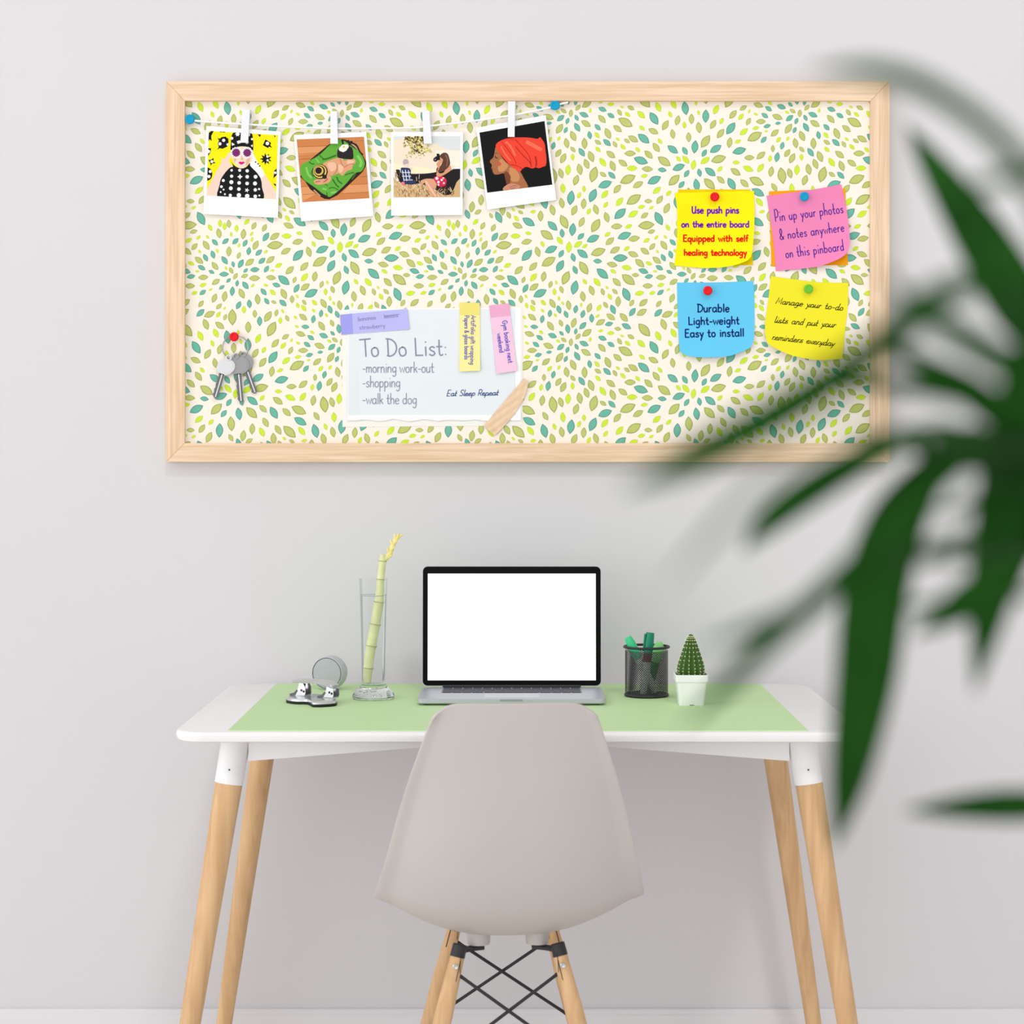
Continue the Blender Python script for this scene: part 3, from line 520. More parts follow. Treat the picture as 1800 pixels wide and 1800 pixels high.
# ================================================================ to-do list paper and its flags
def single(name, mb, mats, label, cat, group=None, origin=None, smooth=False): return tag(mb.build(name, mats, origin=origin, smooth=smooth), label, cat, group)
mb = MB(); sheet(mb, quad_rows((601,544.5),(918.5,541.5),(918.5,748),(602,750.5)), flat(4.3605)); single('backing_paper', mb, M('offwhite_paper', (240,237,231), 0.8, spec=0.05), 'plain off-white paper sheet lying behind the to do list', 'paper', origin=P(760,646,4.36))
o = thing('todo_list', P(764,640,4.3596), 'pale grey handwritten to do list with torn lower edge', 'paper')
mb = MB(); bot = [(611,738.5)] + [(611+k*16, 738.5 + 1.6*math.sin(k*2.1) + 0.9*math.sin(k*4.7)) for k in range(1, 19)] + [(915.5,739)]
sheet(mb, coons([(611.5,544),(780,541.8),(915.5,541.5)], [(915.5,541.5),(915.5,739)], bot, [(611.5,544),(611,738.5)], 24), lambda u, v: 4.3599 - 0.0035*max(0, (640-u)/29)**2*max(0, (v-560)/180) - 0.002*max(0, (v-690)/49)**2)
mb.build('paper_sheet', PAPER, o)
mb = MB(); dep = lambda u, v: 4.3597 - 0.0035*max(0, (640-u)/29)**2*max(0, (v-560)/180) - 0.002*max(0, (v-690)/49)**2
sheet(mb, quad_rows((612.5,545),(906,542.5),(906,729.5),(612,729.5), 16), dep, 0, 0.0001); mb.build('grey_panel', M('pale_grey_print', (226,231,235), 0.8, spec=0.05), o)
slate, navy2, greyp = INK('slate_ink', (134,144,164)), INK('deep_blue_ink', (26,66,128)), INK('grey_pencil', (140,138,186))
dt = lambda u, v: dep(u, v) - 0.0005
mb = MB()
write(mb, 'To Do List:', (633,626.8), (787,624.5), 15.5, 2.4, dt, track=0.5, space=3.4, shear=-0.03, asc=1.25)
mb.build('writing', slate, o); mb = MB()
write(mb, '-morning work-out', (637,654.8), (763,654.8), 9.6, 1.4, dt, track=0.3, space=2.6, asc=1.2)
mb.build('writing', slate, o); mb = MB()
write(mb, '-shopping', (637,680.4), (703.8,680.4), 9.6, 1.4, dt, track=0.3, asc=1.3)
mb.build('writing', slate, o); mb = MB()
write(mb, '-walk the dog', (637,710), (733,710), 9.6, 1.4, dt, track=0.3, space=3, asc=1.2); mb.build('writing', slate, o)
mb = MB(); write(mb, 'Eat Sleep Repeat', (784.5,696.3), (875.5,694.6), 4.8, 1.2, dt, shear=0.3, join=True, track=0.6, space=3.4, asc=1.5); mb.build('writing', navy2, o)
def flag(name, quad, band, lines, c1, c2, label, cat, d=4.3585, ink=None, h=0.004, cd=(0, 1)):
    o = thing(name, center(quad, d), label, cat, 'page flags on the to do list')
    TL, TR, BR, BL_ = quad
    dd = curl(d, (TL[0]+BR[0])/2, (TL[1]+BR[1])/2, cd[0], cd[1], max(math.dist(TL, BL_), math.dist(TL, TR))/2, h)
    m_ = MB(); sheet(m_, quad_rows(*quad, 10), dd); m_.build('paper', c2, o)
    m_ = MB(); sheet(m_, quad_rows(*band, 4), lambda u, v: dd(u, v)-0.0003, 0, 0.0001); m_.build('glued_end', c1, o)
    for t, p0, p1, xh, w, kw in lines:
        m_ = MB(); write(m_, t, p0, p1, xh, w, lambda u, v: dd(u, v)-0.0005, **kw); m_.build('writing', ink, o)
    return o
blue = INK('blue_ink', (70,66,190))
flag('page_flag', [(597.8,553.3),(715.7,543),(719.7,579),(600,588.3)], [(597.8,553.3),(618.3,551.5),(620.3,586.8),(600,588.3)], [
     ('bananas', (629.5,564.3), (661,561), 4.0, 0.8, dict()), ('lemons', (675,559.8), (700,557), 4.0, 0.8, dict()), ('--', (673,558), (704,554.6), 4, 0.9, dict(track=-0.8)), ('strawberry', (632,579.3), (677,575.3), 4.0, 0.8, dict())],
     NP('violet_band', (166,164,238)), NP('lilac_paper', (190,190,246)), 'lilac page flag stuck across the top corner of the to do list', 'page flag', ink=greyp, h=0.001, cd=(1, 0))
flag('page_flag', [(808,531.8),(843.5,532.5),(844,651.6),(807.4,653)], [(808,531.8),(843.5,532.5),(843.6,553.6),(808,553.6)], [
     ('ArtzFolio gift wrapping', (828.6,554.5), (826.6,641), 4.2, 1.0, dict()), ('Papers & glass boards', (816.8,554.5), (816.6,632), 4.2, 1.0, dict())],
     NP('straw_band', (243,228,128)), NP('pale_yellow_paper', (251,240,160)), 'pale yellow page flag with sideways blue writing on the to do list', 'page flag', ink=blue)
flag('page_flag', [(859.8,537),(895,533),(909,651.6),(872.8,657)], [(859.8,537),(895,533),(897.3,554.5),(862.4,558.4)], [
     ('Gym booking next', (883,564), (893.8,638.5), 4.6, 1.1, dict()), ('weekend', (873.6,586.5), (878.2,620.3), 4.6, 1.1, dict())],
     NP('rose_band', (241,174,208)), NP('pale_pink_paper', (248,204,228)), 'pale pink page flag with sideways blue writing on the to do list', 'page flag', ink=blue)
tp = [(921,665),(928.6,671.3),(928.2,677),(924.5,690),(919.7,703),(912,717),(904,729),(894.5,740),(885.7,749.6),(877,758.5),(869.4,766),(867.3,762.5),(865.3,760.5),(860.5,756),(857,753.7),(853.5,750.5),(850.3,748)]
mb = MB(); left = [(921-(921-850.3)*k/8, 665+(748-665)*k/8) for k in range(9)]; right = resample([(928.6,671.3),(927.2,681),(919.7,703),(904,729),(885.7,749.6),(869.4,766)], 9)
ax = lambda u, v: 4.3578 - 0.0012*abs(math.sin(0.28*((u-890)*0.65 + (v-715)*0.76) + 0.02*(v-u)))
sheet(mb, [resample([l, ((l[0]+r[0])/2+0.8*math.sin(i*2.0), (l[1]+r[1])/2), r], 12) for i, (l, r) in enumerate(zip(left, right))], ax)
single('masking_tape', mb, M('kraft_tape', (229,198,166), 0.6, spec=0.2, var=0.05, scale=90), 'crinkled tan masking tape across the lower corner of the to do list', 'tape', origin=P(890,715,4.357))
# ================================================================ keys
ky = 4.351
pin(412.5, 592.5, 4.3600, 'red', 'red push pin carrying the key ring')
mb = MB(); cpt = P(413.3, 611, ky); rr = 22.5*ky/F
pts = [cpt + Vector((rr*math.cos(2*math.pi*k/40), 0.0045-0.0012*math.sin(2*math.pi*k/40), rr*math.sin(2*math.pi*k/40))) for k in range(41)]
mb.tube(pts, 0.0013, 8); single('key_ring', mb, STEEL, 'thin steel key ring hanging from the red pin', 'key ring', origin=cpt, smooth=True)
KL, KM, KD = M('pale_nickel', (210,210,213), 0.4, metal=0.3, spec=0.4), M('brushed_nickel', (150,150,152), 0.4, metal=0.4), M('blade_steel', (104,104,108), 0.35, metal=0.5); KR = M('blade_ridge', (226,226,228), 0.3, metal=0.3)
def key(hc, rx, ry, tilt, tab, b0, b1, w, d, mat, label):
    o = thing('key', P(*hc, d), label, 'key', 'keys on the key ring'); t = 0.0018
    m_ = MB(); ct, st = math.cos(tilt), math.sin(tilt)
    out = [(hc[0]+rx*math.cos(a)*ct-ry*math.sin(a)*st, hc[1]+rx*math.cos(a)*st+ry*math.sin(a)*ct) for a in (2*math.pi*k/32 for k in range(32))]
    inn = [(hc[0]+(p-hc[0])*0.84, hc[1]+(q_-hc[1])*0.84) for p, q_ in out]
    for poly, y0, y1 in ((out, d, d+t), (inn, d-0.0005, d)):
        pts = [P(u, v, d) for u, v in reversed(poly)]
        for p in pts: p.y = y0
        m_.prism(pts, (0, y1-y0, 0))
    tc = P(*tab, d); m_.tube([tc+Vector((0.0052*math.cos(2*math.pi*k/16), 0.0009, 0.0052*math.sin(2*math.pi*k/16))) for k in range(17)], 0.0021, 8)
    m_.build('bow', mat, o)
    m_ = MB(); L = math.dist(b0, b1); ex = ((b1[0]-b0[0])/L, (b1[1]-b0[1])/L); ey = (-ex[1], ex[0])
    pt = lambda s, q_: (b0[0]+ex[0]*s+ey[0]*q_, b0[1]+ex[1]*s+ey[1]*q_)
    teeth = [pt(L*k/9, w/2 - (1.6 if k % 2 else 0.3)) for k in range(0, 9)]
    poly = teeth + [pt(L, 0.5), pt(L, -1.5), pt(L-3, -w/2), pt(0, -w/2)]
    pts = [P(u, v, d) for u, v in poly]
    ar = sum(p.x*q_.z - q_.x*p.z for p, q_ in zip(pts, pts[1:]+pts[:1]))
    if ar < 0: pts = pts[::-1]
    m_.prism(pts[::-1], (0, t*0.8, 0))
    for q_ in (-w*0.12,): m_.tube([P(*pt(1, q_), d), P(*pt(L-2, q_), d)], w*0.10*d/F, 8, 1)
    m_.build('blade', [KD, KR], o, smooth=True)
key((430.5,637), 14.5, 15, 0.2, (427,624), (434,653), (448,692), 10, 4.3560, KM, 'steel key hanging behind the other two, its blade pointing out to the lower right')
key((420,642.5), 18.5, 16, -0.15, (415,627), (418.4,657), (423,707), 10.5, 4.3535, KM, 'middle grey key with the longest blade pointing down')
key((396.8,645.3), 16.8, 13.8, -0.35, (402,629), (389.5,657), (377,699.5), 10.5, 4.3508, KL, 'key with pale oval head lying over the others')
# ================================================================ desk
DZ = 0.76
dk = thing('desk', (0, 3.97, 0), 'white-topped desk on round beech legs against the wall', 'desk')
def rrect(x0, x1, y0, y1, r, n=8):
    out = []
    for cx, cy, a0 in ((x1-r, y0+r, -90), (x1-r, y1-r, 0), (x0+r, y1-r, 90), (x0+r, y0+r, 180)):
        for k in range(n+1):
            a = math.radians(a0 + 90*k/n); out.append((cx+r*math.cos(a), cy+r*math.sin(a)))
    return out
mb = MB(); prof = [(0.010, 0.0), (0.003, 0.0025), (0.0, 0.009), (0.0, 0.014), (0.003, 0.0185), (0.008, 0.020)]
rings = [[(x, y, DZ-0.02+h) for x, y in rrect(-0.61+i, 0.61-i, 3.595+i, 4.345-i, 0.055-i)] for i, h in prof]
n = len(rings[0]); b = len(mb.v)
for r in rings: mb.v.extend(r)
for i in range(len(rings)-1):
    for k in range(n): mb.f.append((b+i*n+k, b+i*n+(k+1) % n, b+(i+1)*n+(k+1) % n, b+(i+1)*n+k)); mb.m.append(0)
mb.f.append(tuple(b+k for k in reversed(range(n)))); mb.m.append(0); mb.f.append(tuple(b+(len(rings)-1)*n+k for k in range(n))); mb.m.append(0)
TOPM = M('white_laminate', (238,236,236), 0.3, spec=0.35)
mb.build('desktop', TOPM, dk, smooth=True, angle=30)
for sx in (-1, 1):
    for y0, y1 in ((3.70, 3.64), (4.20, 4.26)):
        top = Vector((sx*0.510, y0, DZ-0.0205)); foot = Vector((sx*0.622, y1, 0.0))
        g = lambda z: top + (foot-top)*((top.z-z)/top.z)
        mb = MB(); mb.tube([g(0.658), g(0.3), g(0.0)], [0.0248, 0.0198, 0.0155], 28)
        lg = mb.build('leg', BEECH, dk, origin=g(0.3), smooth=True)
        mb = MB(); mb.tube([g(top.z), g(0.66), g(0.654)], [0.0262, 0.0257, 0.0254], 28)
        so = mb.build('socket', WHITE, lg, smooth=True); so['label'] = 'white metal leg socket'
        c = g(0.682) + Vector((0, -0.0255, 0)); mb = MB(); mb.lathe([(0.0016, 0), (0.0016, 0.0012), (0, 0.0012)], Matrix.Translation(c) @ Matrix.Rotation(math.radians(90), 4, 'X'), 10)
        mb.build('screw', BLACK, lg)
for y in (3.70, 4.20):
    mb = MB(); zt = DZ-0.0205; low = [(-0.487, 0.695), (-0.18, 0.719), (-0.02, 0.7345), (0.02, 0.7345), (0.18, 0.719), (0.487, 0.695)]
    mb.prism([(x, y-0.012, z) for x, z in low] + [(0.487, y-0.012, zt), (-0.487, y-0.012, zt)], (0, 0.024, 0)); mb.build('apron', WHITE, dk)
mb = MB(); mb.prism([(x, y, DZ) for x, y in rrect(-0.512, 0.509, 3.605, 4.327, 0.004, 3)], (0, 0, 0.0018))
single('desk_mat', mb, M('light_green_vinyl', (196,225,170), 0.55, spec=0.2, var=0.01, scale=6), 'light green rectangular mat covering most of the desktop', 'desk mat', origin=(0, 3.97, DZ))
MZ = DZ + 0.0018
# ================================================================ laptop
lx = -0.0143
lp = thing('laptop', (lx, 4.05, MZ), 'open silver laptop with blank white screen in the middle of the desk', 'laptop')
ALU = M('laptop_aluminium', (186,188,196), 0.4, metal=0.35, spec=0.4)
mb = MB()
def slab(mb, x0, x1, y0, y1, r, z0, z1, e=0.0025, mi=0):
    pr = [(e*1.6, z0), (0.0, z0+e), (0.0, z1-e*0.4), (e*0.4, z1)]
    rg = [[(x, y, z) for x, y in rrect(x0+i, x1-i, y0+i, y1-i, max(r-i, 0.0005), 6)] for i, z in pr]
    n = len(rg[0]); b = len(mb.v)
    for q_ in rg: mb.v.extend(q_)
    for i in range(len(rg)-1):
        for k in range(n): mb.f.append((b+i*n+k, b+i*n+(k+1) % n, b+(i+1)*n+(k+1) % n, b+(i+1)*n+k)); mb.m.append(mi)
    mb.f.append(tuple(b+k for k in reversed(range(n)))); mb.m.append(mi); mb.f.append(tuple(b+(len(rg)-1)*n+k for k in range(n))); mb.m.append(mi)
LB = MZ + 0.0022; LT = LB + 0.0105
slab(mb, lx-0.182, lx+0.182, 3.952, 4.150, 0.011, LB, LT); mb.build('base', ALU, lp, smooth=True, angle=35)
for fx in (-0.165, 0.165):
    for fy in (3.968, 4.134):
        mb = MB(); mb.lathe([(0.006, 0), (0.0065, 0.001), (0.006, 0.0024)], Matrix.Translation((lx+fx, fy, MZ)), 14); mb.build('rubber_foot', BLACK, lp)
kbm = M('keyboard_well', (150,152,160), 0.5, metal=0.2)
mb = MB(); mb.box((lx-0.140, 4.050, LT), (lx+0.140, 4.137, LT+0.0002)); kb = mb.build('keyboard', kbm, lp)
keym = M('black_keys', (62,64,74), 0.5, spec=0.3); k0 = {}
for r in range(6):
    ks = [1]*14 if r else [1]*14
    if r == 5: ks = [1, 1, 1, 1.2, 5.6, 1.2, 1, 1, 1]
    elif r == 4: ks = [2.2]+[1]*10+[1.8]
    elif r == 3: ks = [1.8]+[1]*11+[1.2]
    elif r == 2: ks = [1.4]+[1]*11+[1.6]
    un = 0.276/sum(ks); x = lx-0.138; hh = 0.0118 if r else 0.008; y1 = 4.135 - 0.0143*r
    for kw in ks:
        w = round(kw*un-0.0022, 5); h = hh
        if (w, h) not in k0:
            m_ = MB(); m_.box((x+0.0011, y1-h, LT+0.0002), (x+0.0011+w, y1, LT+0.0013))
            k0[(w, h)] = m_.build('key', keym, kb, origin=(x+0.0011+w/2, y1-h/2, LT+0.0002))
        else:
            c = k0[(w, h)].copy(); C.objects.link(c); c.parent = kb; c.location = Vector((x+0.0011+w/2, y1-h/2, LT+0.0002)) - Vector(kb['_w'])
        x += kw*un
mb = MB(); mb.box((lx-0.053, 3.976, LT), (lx+0.053, 4.043, LT+0.0003)); mb.build('trackpad', M('trackpad_glass', (198,199,206), 0.3, spec=0.4), lp)
mb = MB(); mb.box((lx-0.022, 3.9513, LT-0.0045), (lx+0.022, 3.9535, LT-0.0005)); mb.build('thumb_notch', M('notch_metal', (150,152,158), 0.5), lp)
hz = LT; tilt = math.radians(2.5)
R0 = Matrix.Translation((lx, 4.148, hz)) @ Matrix.Rotation(-tilt, 4, 'X')
def panel(x0, x1, z0, z1, r, y0, y1, mat, name, par):
    m_ = MB(); m_.prism([R0 @ Vector((x, y0, z)) for x, z in rrect(x0, x1, z0, z1, r, 6)], (R0.to_3x3() @ Vector((0, y1-y0, 0))))
    return m_.build(name, mat, par)
lid = panel(-0.1815, 0.1815, 0.002, 0.2455, 0.011, 0.0, 0.006, ALU, 'lid', lp)
panel(-0.1803, 0.1803, 0.0035, 0.2442, 0.0098, -0.0006, 0.0, M('black_bezel_glass', (10,10,11), 0.5, spec=0.08), 'bezel', lid)
em = bpy.data.materials.new('white_screen'); em.use_nodes = True; nb = em.node_tree.nodes['Principled BSDF']
nb.inputs['Base Color'].default_value = (0.02, 0.02, 0.02, 1); nb.inputs['Emission Color'].default_value = (1, 1, 1, 1); nb.inputs['Emission Strength'].default_value = 1.0
panel(-0.1705, 0.1705, 0.0140, 0.2300, 0.0006, -0.0009, -0.0006, em, 'screen', lid)
m_ = MB(); m_.tube([(lx-0.14, 4.1500, hz+0.002), (lx+0.14, 4.1500, hz+0.002)], 0.004, 12); m_.build('hinge', BLACK, lp, smooth=True)
# ================================================================ pen cup
pc = Vector(((1136.5-CX)*4.105/F, 4.105, MZ)); Rr = 0.0430; Hh = 0.099
cup = thing('pen_cup', pc, 'round black wire mesh pen cup beside the potted cactus', 'pen cup')
mb = MB(); nA, nZ = 56, 38; wz = Hh-0.012; wr = 0.00062
def cyl(a, z, r=Rr): return pc + Vector((r*math.cos(a), r*math.sin(a), z))
dz = wz/nZ; da = 2*math.pi/nA
for i in range(nZ):
    for k in range(nA):
        a0 = da*(k + 0.5*(i % 2)); z0 = 0.006 + dz*(i+0.5)
        qo = [(a0-da/2, z0), (a0, z0-dz), (a0+da/2, z0), (a0, z0+dz)]
        qo = [(a, min(max(z, 0.006), 0.006+wz)) for a, z in qo]
        cz = sum(z for a, z in qo)/4
        qi = [(a0+(a-a0)*0.60, cz+(z-cz)*0.60) for a, z in qo]
        mb.add([cyl(a, z) for a, z in qo+qi], [(j, (j+1) % 4, 4+(j+1) % 4, 4+j) for j in range(4)])
mb.build('mesh_wall', BLACK, cup)
for nm, z, r, rad in (('rim', Hh, Rr+0.0015, 0.0026), ('foot_ring', 0.0034, Rr-0.0012, 0.0031)):
    mb = MB(); mb.tube([cyl(2*math.pi*k/48, z, r) for k in range(49)], rad, 10, cap=False); mb.build(nm, BLACK, cup, smooth=True)
mb = MB(); mb.lathe([(0, 0.0025), (Rr, 0.0025), (Rr, 0.0045), (0, 0.0045)], Matrix.Translation(pc), 40); mb.build('bottom_plate', BLACK, cup)
PG = 'pens in the mesh cup'
def pen(top, bot, caps, label):
    "caps: (name, from, to, r0, r1, material); positions as fractions from the bottom"
    o = thing('marker_pen', bot, label, 'pen', PG); d = top-bot
    for nm, a, b_, rs, mat in caps:
        m_ = MB(); k = len(rs); m_.tube([bot+d*(a+(b_-a)*i/(k-1)) for i in range(k)], rs, 18); m_.build(nm, mat, o, smooth=True, angle=45)
    return o
zb = MZ+0.0075
mint, dgr, lgr = M('mint_plastic', (72,206,146), 0.35), M('dark_green_plastic', (16,128,98), 0.35), M('light_green_plastic', (140,216,136), 0.35)
pt0, pb0 = P(1103.5,1120,4.10), Vector((pc.x+0.018, 4.110, zb))
pen(pt0, pb0, [('barrel', 0, 0.62, (0.006, 0.0085, 0.0085), M('white_barrel', (225,232,226), 0.4)), ('cap', 0.62, 1, (0.0092, 0.0095, 0.0095, 0.0090, 0.0070), mint)], 'mint green capped pen leaning over the rim of the mesh cup')
pt0, pb0 = P(1143,1112,4.085), Vector((pc.x-0.008, 4.082, zb))
o = pen(pt0, pb0, [('barrel', 0, 0.52, (0.006, 0.0085, 0.0085), M('pale_barrel', (208,222,212), 0.4)), ('band', 0.52, 0.66, (0.0088, 0.0088), M('dark_red_plastic', (118,40,36), 0.4)), ('cap', 0.66, 1, (0.0092, 0.0094, 0.0094, 0.0091, 0.0082), dgr)], 'tallest pen in the cup, with dark green cap and clip')
dv = (pt0-pb0); m_ = MB(); c0, c1 = pb0+dv*0.72+Vector((-0.0098, -0.004, 0)), pb0+dv*0.985+Vector((-0.0098, -0.004, 0)); m_.tube([c0, c1], [0.0016, 0.0022], 8); m_.build('clip', dgr, o, smooth=True)
pt0, pb0 = P(1160.5,1128,4.118), Vector((pc.x+0.004, 4.128, zb))
pen(pt0, pb0, [('barrel', 0, 0.6, (0.006, 0.0095, 0.0095), M('green_barrel', (70,150,70), 0.4)), ('cap', 0.6, 1, (0.0118, 0.0121, 0.0121, 0.0117, 0.0098, 0.005), lgr)], 'light green pen with rounded cap standing lowest in the mesh cup')
# ================================================================ potted cactus
cc = Vector(((1214.8-CX)*3.97/F, 3.976, MZ))
cac = thing('potted_cactus', cc, 'small ribbed green cactus in a square white pot', 'cactus')
def sq(h, z, r=0.004): return [cc + Vector((x, y, z)) for x, y in rrect(-h, h, -h, h, r, 3)]
mb = MB(); rg = [sq(0.0235, 0.0), sq(0.0285, 0.046), sq(0.0312, 0.0462), sq(0.0318, 0.0595), sq(0.0298, 0.0595), sq(0.0280, 0.050), sq(0.0278, 0.049)]
n = len(rg[0])
for r in rg: mb.v.extend(tuple(p) for p in r)
for i in range(len(rg)-1):
    for k in range(n): mb.f.append((i*n+k, i*n+(k+1) % n, (i+1)*n+(k+1) % n, (i+1)*n+k)); mb.m.append(0)
mb.f.append(tuple(reversed(range(n)))); mb.m.append(0)
mb.f.append(tuple((len(rg)-1)*n+k for k in range(n))); mb.m.append(0)
mb.build('pot', M('white_pot_plastic', (238,240,238), 0.45), cac)
mb = MB(); mb.box(cc+Vector((-0.0045, -0.0237, 0.0002)), cc+Vector((0.0045, -0.0234, 0.0014))); mb.build('drain_slot', BLACK, cac)
mb = MB(); mb.grid([[cc+Vector((-0.0285+0.057*i/14, -0.0285+0.057*j/14, 0.0555+0.0022*rnd.random())) for i in range(15)] for j in range(15)]); mb.build('soil', M('dark_soil', (44,34,28), 0.95, spec=0.05, var=0.3, scale=300), cac)
NR = 14; prof = [(0.0, 0.0205), (0.004, 0.0228), (0.012, 0.0238), (0.022, 0.0222), (0.034, 0.0190), (0.046, 0.0155), (0.058, 0.0118), (0.068, 0.0084), (0.074, 0.0060), (0.078, 0.0036), (0.0795, 0.0012)]
prof = catmull(prof, 3); NA = NR*8; mb = MB(); zc0 = 0.056
crib = lambda r, a: r*(1 + 0.13*math.cos(a*NR))
mb.grid([[cc+Vector((crib(r, 2*math.pi*k/NA)*math.cos(2*math.pi*k/NA), crib(r, 2*math.pi*k/NA)*math.sin(2*math.pi*k/NA), zc0+h)) for k in range(NA+1)] for h, r in prof])
mb.build('cactus_body', M('cactus_green', (66,98,36), 0.55, spec=0.25, var=0.15, scale=120), cac, smooth=True, angle=180)
mb = MB()
for k in range(NR):
    a = 2*math.pi*k/NR
    for j in range(1, len(prof)-4, 2):
        h, r = prof[j]; c = cc+Vector((crib(r, a)*math.cos(a), crib(r, a)*math.sin(a), zc0+h)); nr = Vector((math.cos(a), math.sin(a), 0.25))
        mb.lathe([(0, -0.0013), (0.0012, 0), (0, 0.0013)], Matrix.Translation(c), 6)
        for q_ in range(3):
            dd_ = (nr + Vector((rnd.uniform(-.7,.7), rnd.uniform(-.7,.7), rnd.uniform(-.6,.8)))).normalized()
            mb.tube([c, c+dd_*0.0036], [0.00018, 0.00006], 3, cap=False)
tag(mb.build('spines', M('pale_spines', (236,238,206), 0.7), cac), kind='stuff')
# ================================================================ glass vase with water, bamboo stalk
vc = Vector(((656.5-CX)*4.065/F, 4.065, MZ))
vase = thing('glass_vase', vc, 'tall clear glass vase with thick flared foot holding a bamboo stalk', 'vase')
TG = thin_glass('clear_vase_glass', (0.985, 0.99, 0.99, 1), 0.045)
mb = MB(); H = 0.238
mb.lathe([(0.0232, 0.031), (0.0238, 0.05), (0.0250, 0.11), (0.0265, 0.18), (0.0283, H), (0.0270, H+0.0004), (0.0252, 0.18), (0.0237, 0.11), (0.0225, 0.05), (0.0215, 0.034), (0.012, 0.0305), (0, 0.030)], Matrix.Translation(vc), 48); mb.build('glass_wall', TG, vase, smooth=True, angle=60)
gm, gnt, gb = principled('foot_glass'); gb.inputs['Base Color'].default_value = (0.93, 0.98, 0.96, 1); gb.inputs['Roughness'].default_value = 0.02; gb.inputs['IOR'].default_value = 1.45; gb.inputs['Transmission Weight'].default_value = 1.0
mb = MB(); mb.lathe(catmull([(0, 0.0004), (0.034, 0.0004), (0.0405, 0.002), (0.0418, 0.006), (0.0385, 0.0125), (0.031, 0.021), (0.0250, 0.0285), (0.0236, 0.0306), (0.012, 0.0300), (0, 0.0296)], 3), Matrix.Translation(vc), 48); mb.build('foot', gm, vase, smooth=True, angle=70)
bb = M('bubble_sheen', (216,230,226), 0.2, spec=0.6); mb = MB()
for k in range(26):
    a = rnd.uniform(0, 2*math.pi); r = rnd.uniform(0.006, 0.030); c = vc+Vector((r*math.cos(a), r*math.sin(a), rnd.uniform(0.003, 0.012))); q_ = rnd.uniform(0.0008, 0.0022)
    mb.lathe([(0, -q_), (q_*0.8, -q_*0.6), (q_, 0), (q_*0.8, q_*0.6), (0, q_)], Matrix.Translation(c), 8)
tag(mb.build('bubbles', bb, vase, smooth=True), kind='stuff')
wm = thin_glass('clear_water', (0.993, 0.997, 0.995, 1), 0.015)
mb = MB(); zw = 0.205; mb.lathe([(0.0214, 0.0345), (0.0223, 0.05), (0.0235, 0.11), (0.0250, 0.18), (0.0257, zw), (0, zw)], Matrix.Translation(vc), 40); mb.build('water', wm, vase, smooth=True, angle=60)
mb = MB(); mb.tube([vc+Vector((0.0254*math.cos(2*math.pi*k/40), 0.0254*math.sin(2*math.pi*k/40), zw)) for k in range(41)], 0.0005, 6, cap=False); mb.build('water_line', M('water_edge', (150,156,156), 0.2), vase)
BD = 4.065; kpx = BD/F
axis = [(645.3,1200.3,6.8),(645.6,1190,7.6),(646.9,1174,8.6),(650,1150,8.8),(652.5,1135,9.2),(656,1116,8.9),(659.5,1097,9.2),(663,1078,8.6),(666.5,1058,8.8),(668.5,1038,7.4),(669.5,1018,7.0),(671,1000,6.4),(672.5,986,6.6),(673.5,975,5.6)]
nodes = {2, 4, 6, 8, 10, 12}
o = thing('bamboo_stalk', P(645.3, 1200.3, BD), 'pale green bamboo stalk with a yellow shoot leaning in the glass vase', 'plant')
for p in axis: pass
mb = MB(); pts = []; rad = []
for i, (u, v, r) in enumerate(axis):
    if i in nodes:
        for dv, f in ((3.2, 0.98), (1.2, 1.03), (0.4, 1.10), (-0.4, 1.10), (-1.2, 1.0), (-3.2, 0.95)):
            t = dv/20.0; a = axis[i-1] if dv > 0 else axis[min(i+1, len(axis)-1)]; s_ = abs(dv)/max(1, abs(a[1]-v))
            pts.append(P(u+(a[0]-u)*s_, v+(a[1]-v)*s_, BD)); rad.append(r*kpx*f)
    else: pts.append(P(u, v, BD)); rad.append(r*kpx)
bs = M('bamboo_green', (214,216,164), 0.5, spec=0.3, var=0.08, scale=60)
mb.tube(pts, rad, 20); mb.build('stem', bs, o, smooth=True, angle=60)
nm_ = M('node_brown', (150,146,84), 0.7)
for i in nodes:
    u, v, r = axis[i]; a, b_ = axis[i-1], axis[i+1]; d = (P(b_[0], b_[1], BD)-P(a[0], a[1], BD)).normalized(); p = P(u, v, BD)
    m_ = MB(); x = d.cross(Vector((0, 1, 0))).normalized(); y = d.cross(x)
    m_.tube([p + (x*math.cos(2*math.pi*k/24)+y*math.sin(2*math.pi*k/24))*r*kpx*1.08 + d*0.0006*math.sin(3*k) for k in range(25)], 0.0006, 6, cap=False); m_.build('node', nm_, o, smooth=True)
sh = [(672,986,4),(679,981,4.5),(685,974,4.6),(688.5,964,4.4),(692,954,4.2),(697,946,4.4),(703,942,3),(709.5,940.5,0.6)]
ym = M('shoot_yellow', (236,220,140), 0.5, var=0.1, scale=120)
mb = MB(); mb.tube([P(u, v, BD) for u, v, r in sh], [r*kpx for u, v, r in sh], 14)
for u, v, du, dv in ((684,972,-4,-10),(687,968,8,-8),(690,958,-5,-11),(692,956,8,-7),(696,948,-4,-11),(682,980,9,-4),(699,945,2,-9)):
    mb.tube([P(u, v, BD-0.002), P(u+du*.6, v+dv*.6, BD-0.004), P(u+du, v+dv, BD-0.003)], [2.6*kpx, 1.8*kpx, 0.2*kpx], 8)
mb.build('shoot', ym, o, smooth=True)
mb = MB()
for k in range(9):
    a = k*0.7; mb.tube([P(645.3,1199.5,BD), P(645.3,1199.5,BD)+Vector((0.005*math.cos(a), 0.005*math.sin(a), -0.0005)), P(645.3,1199.5,BD)+Vector((0.0070*math.cos(a), 0.0070*math.sin(a), 0.004))], [0.0011, 0.0009, 0.0003], 6)
mb.build('roots', M('root_tan', (212,188,150), 0.7), o, smooth=True)
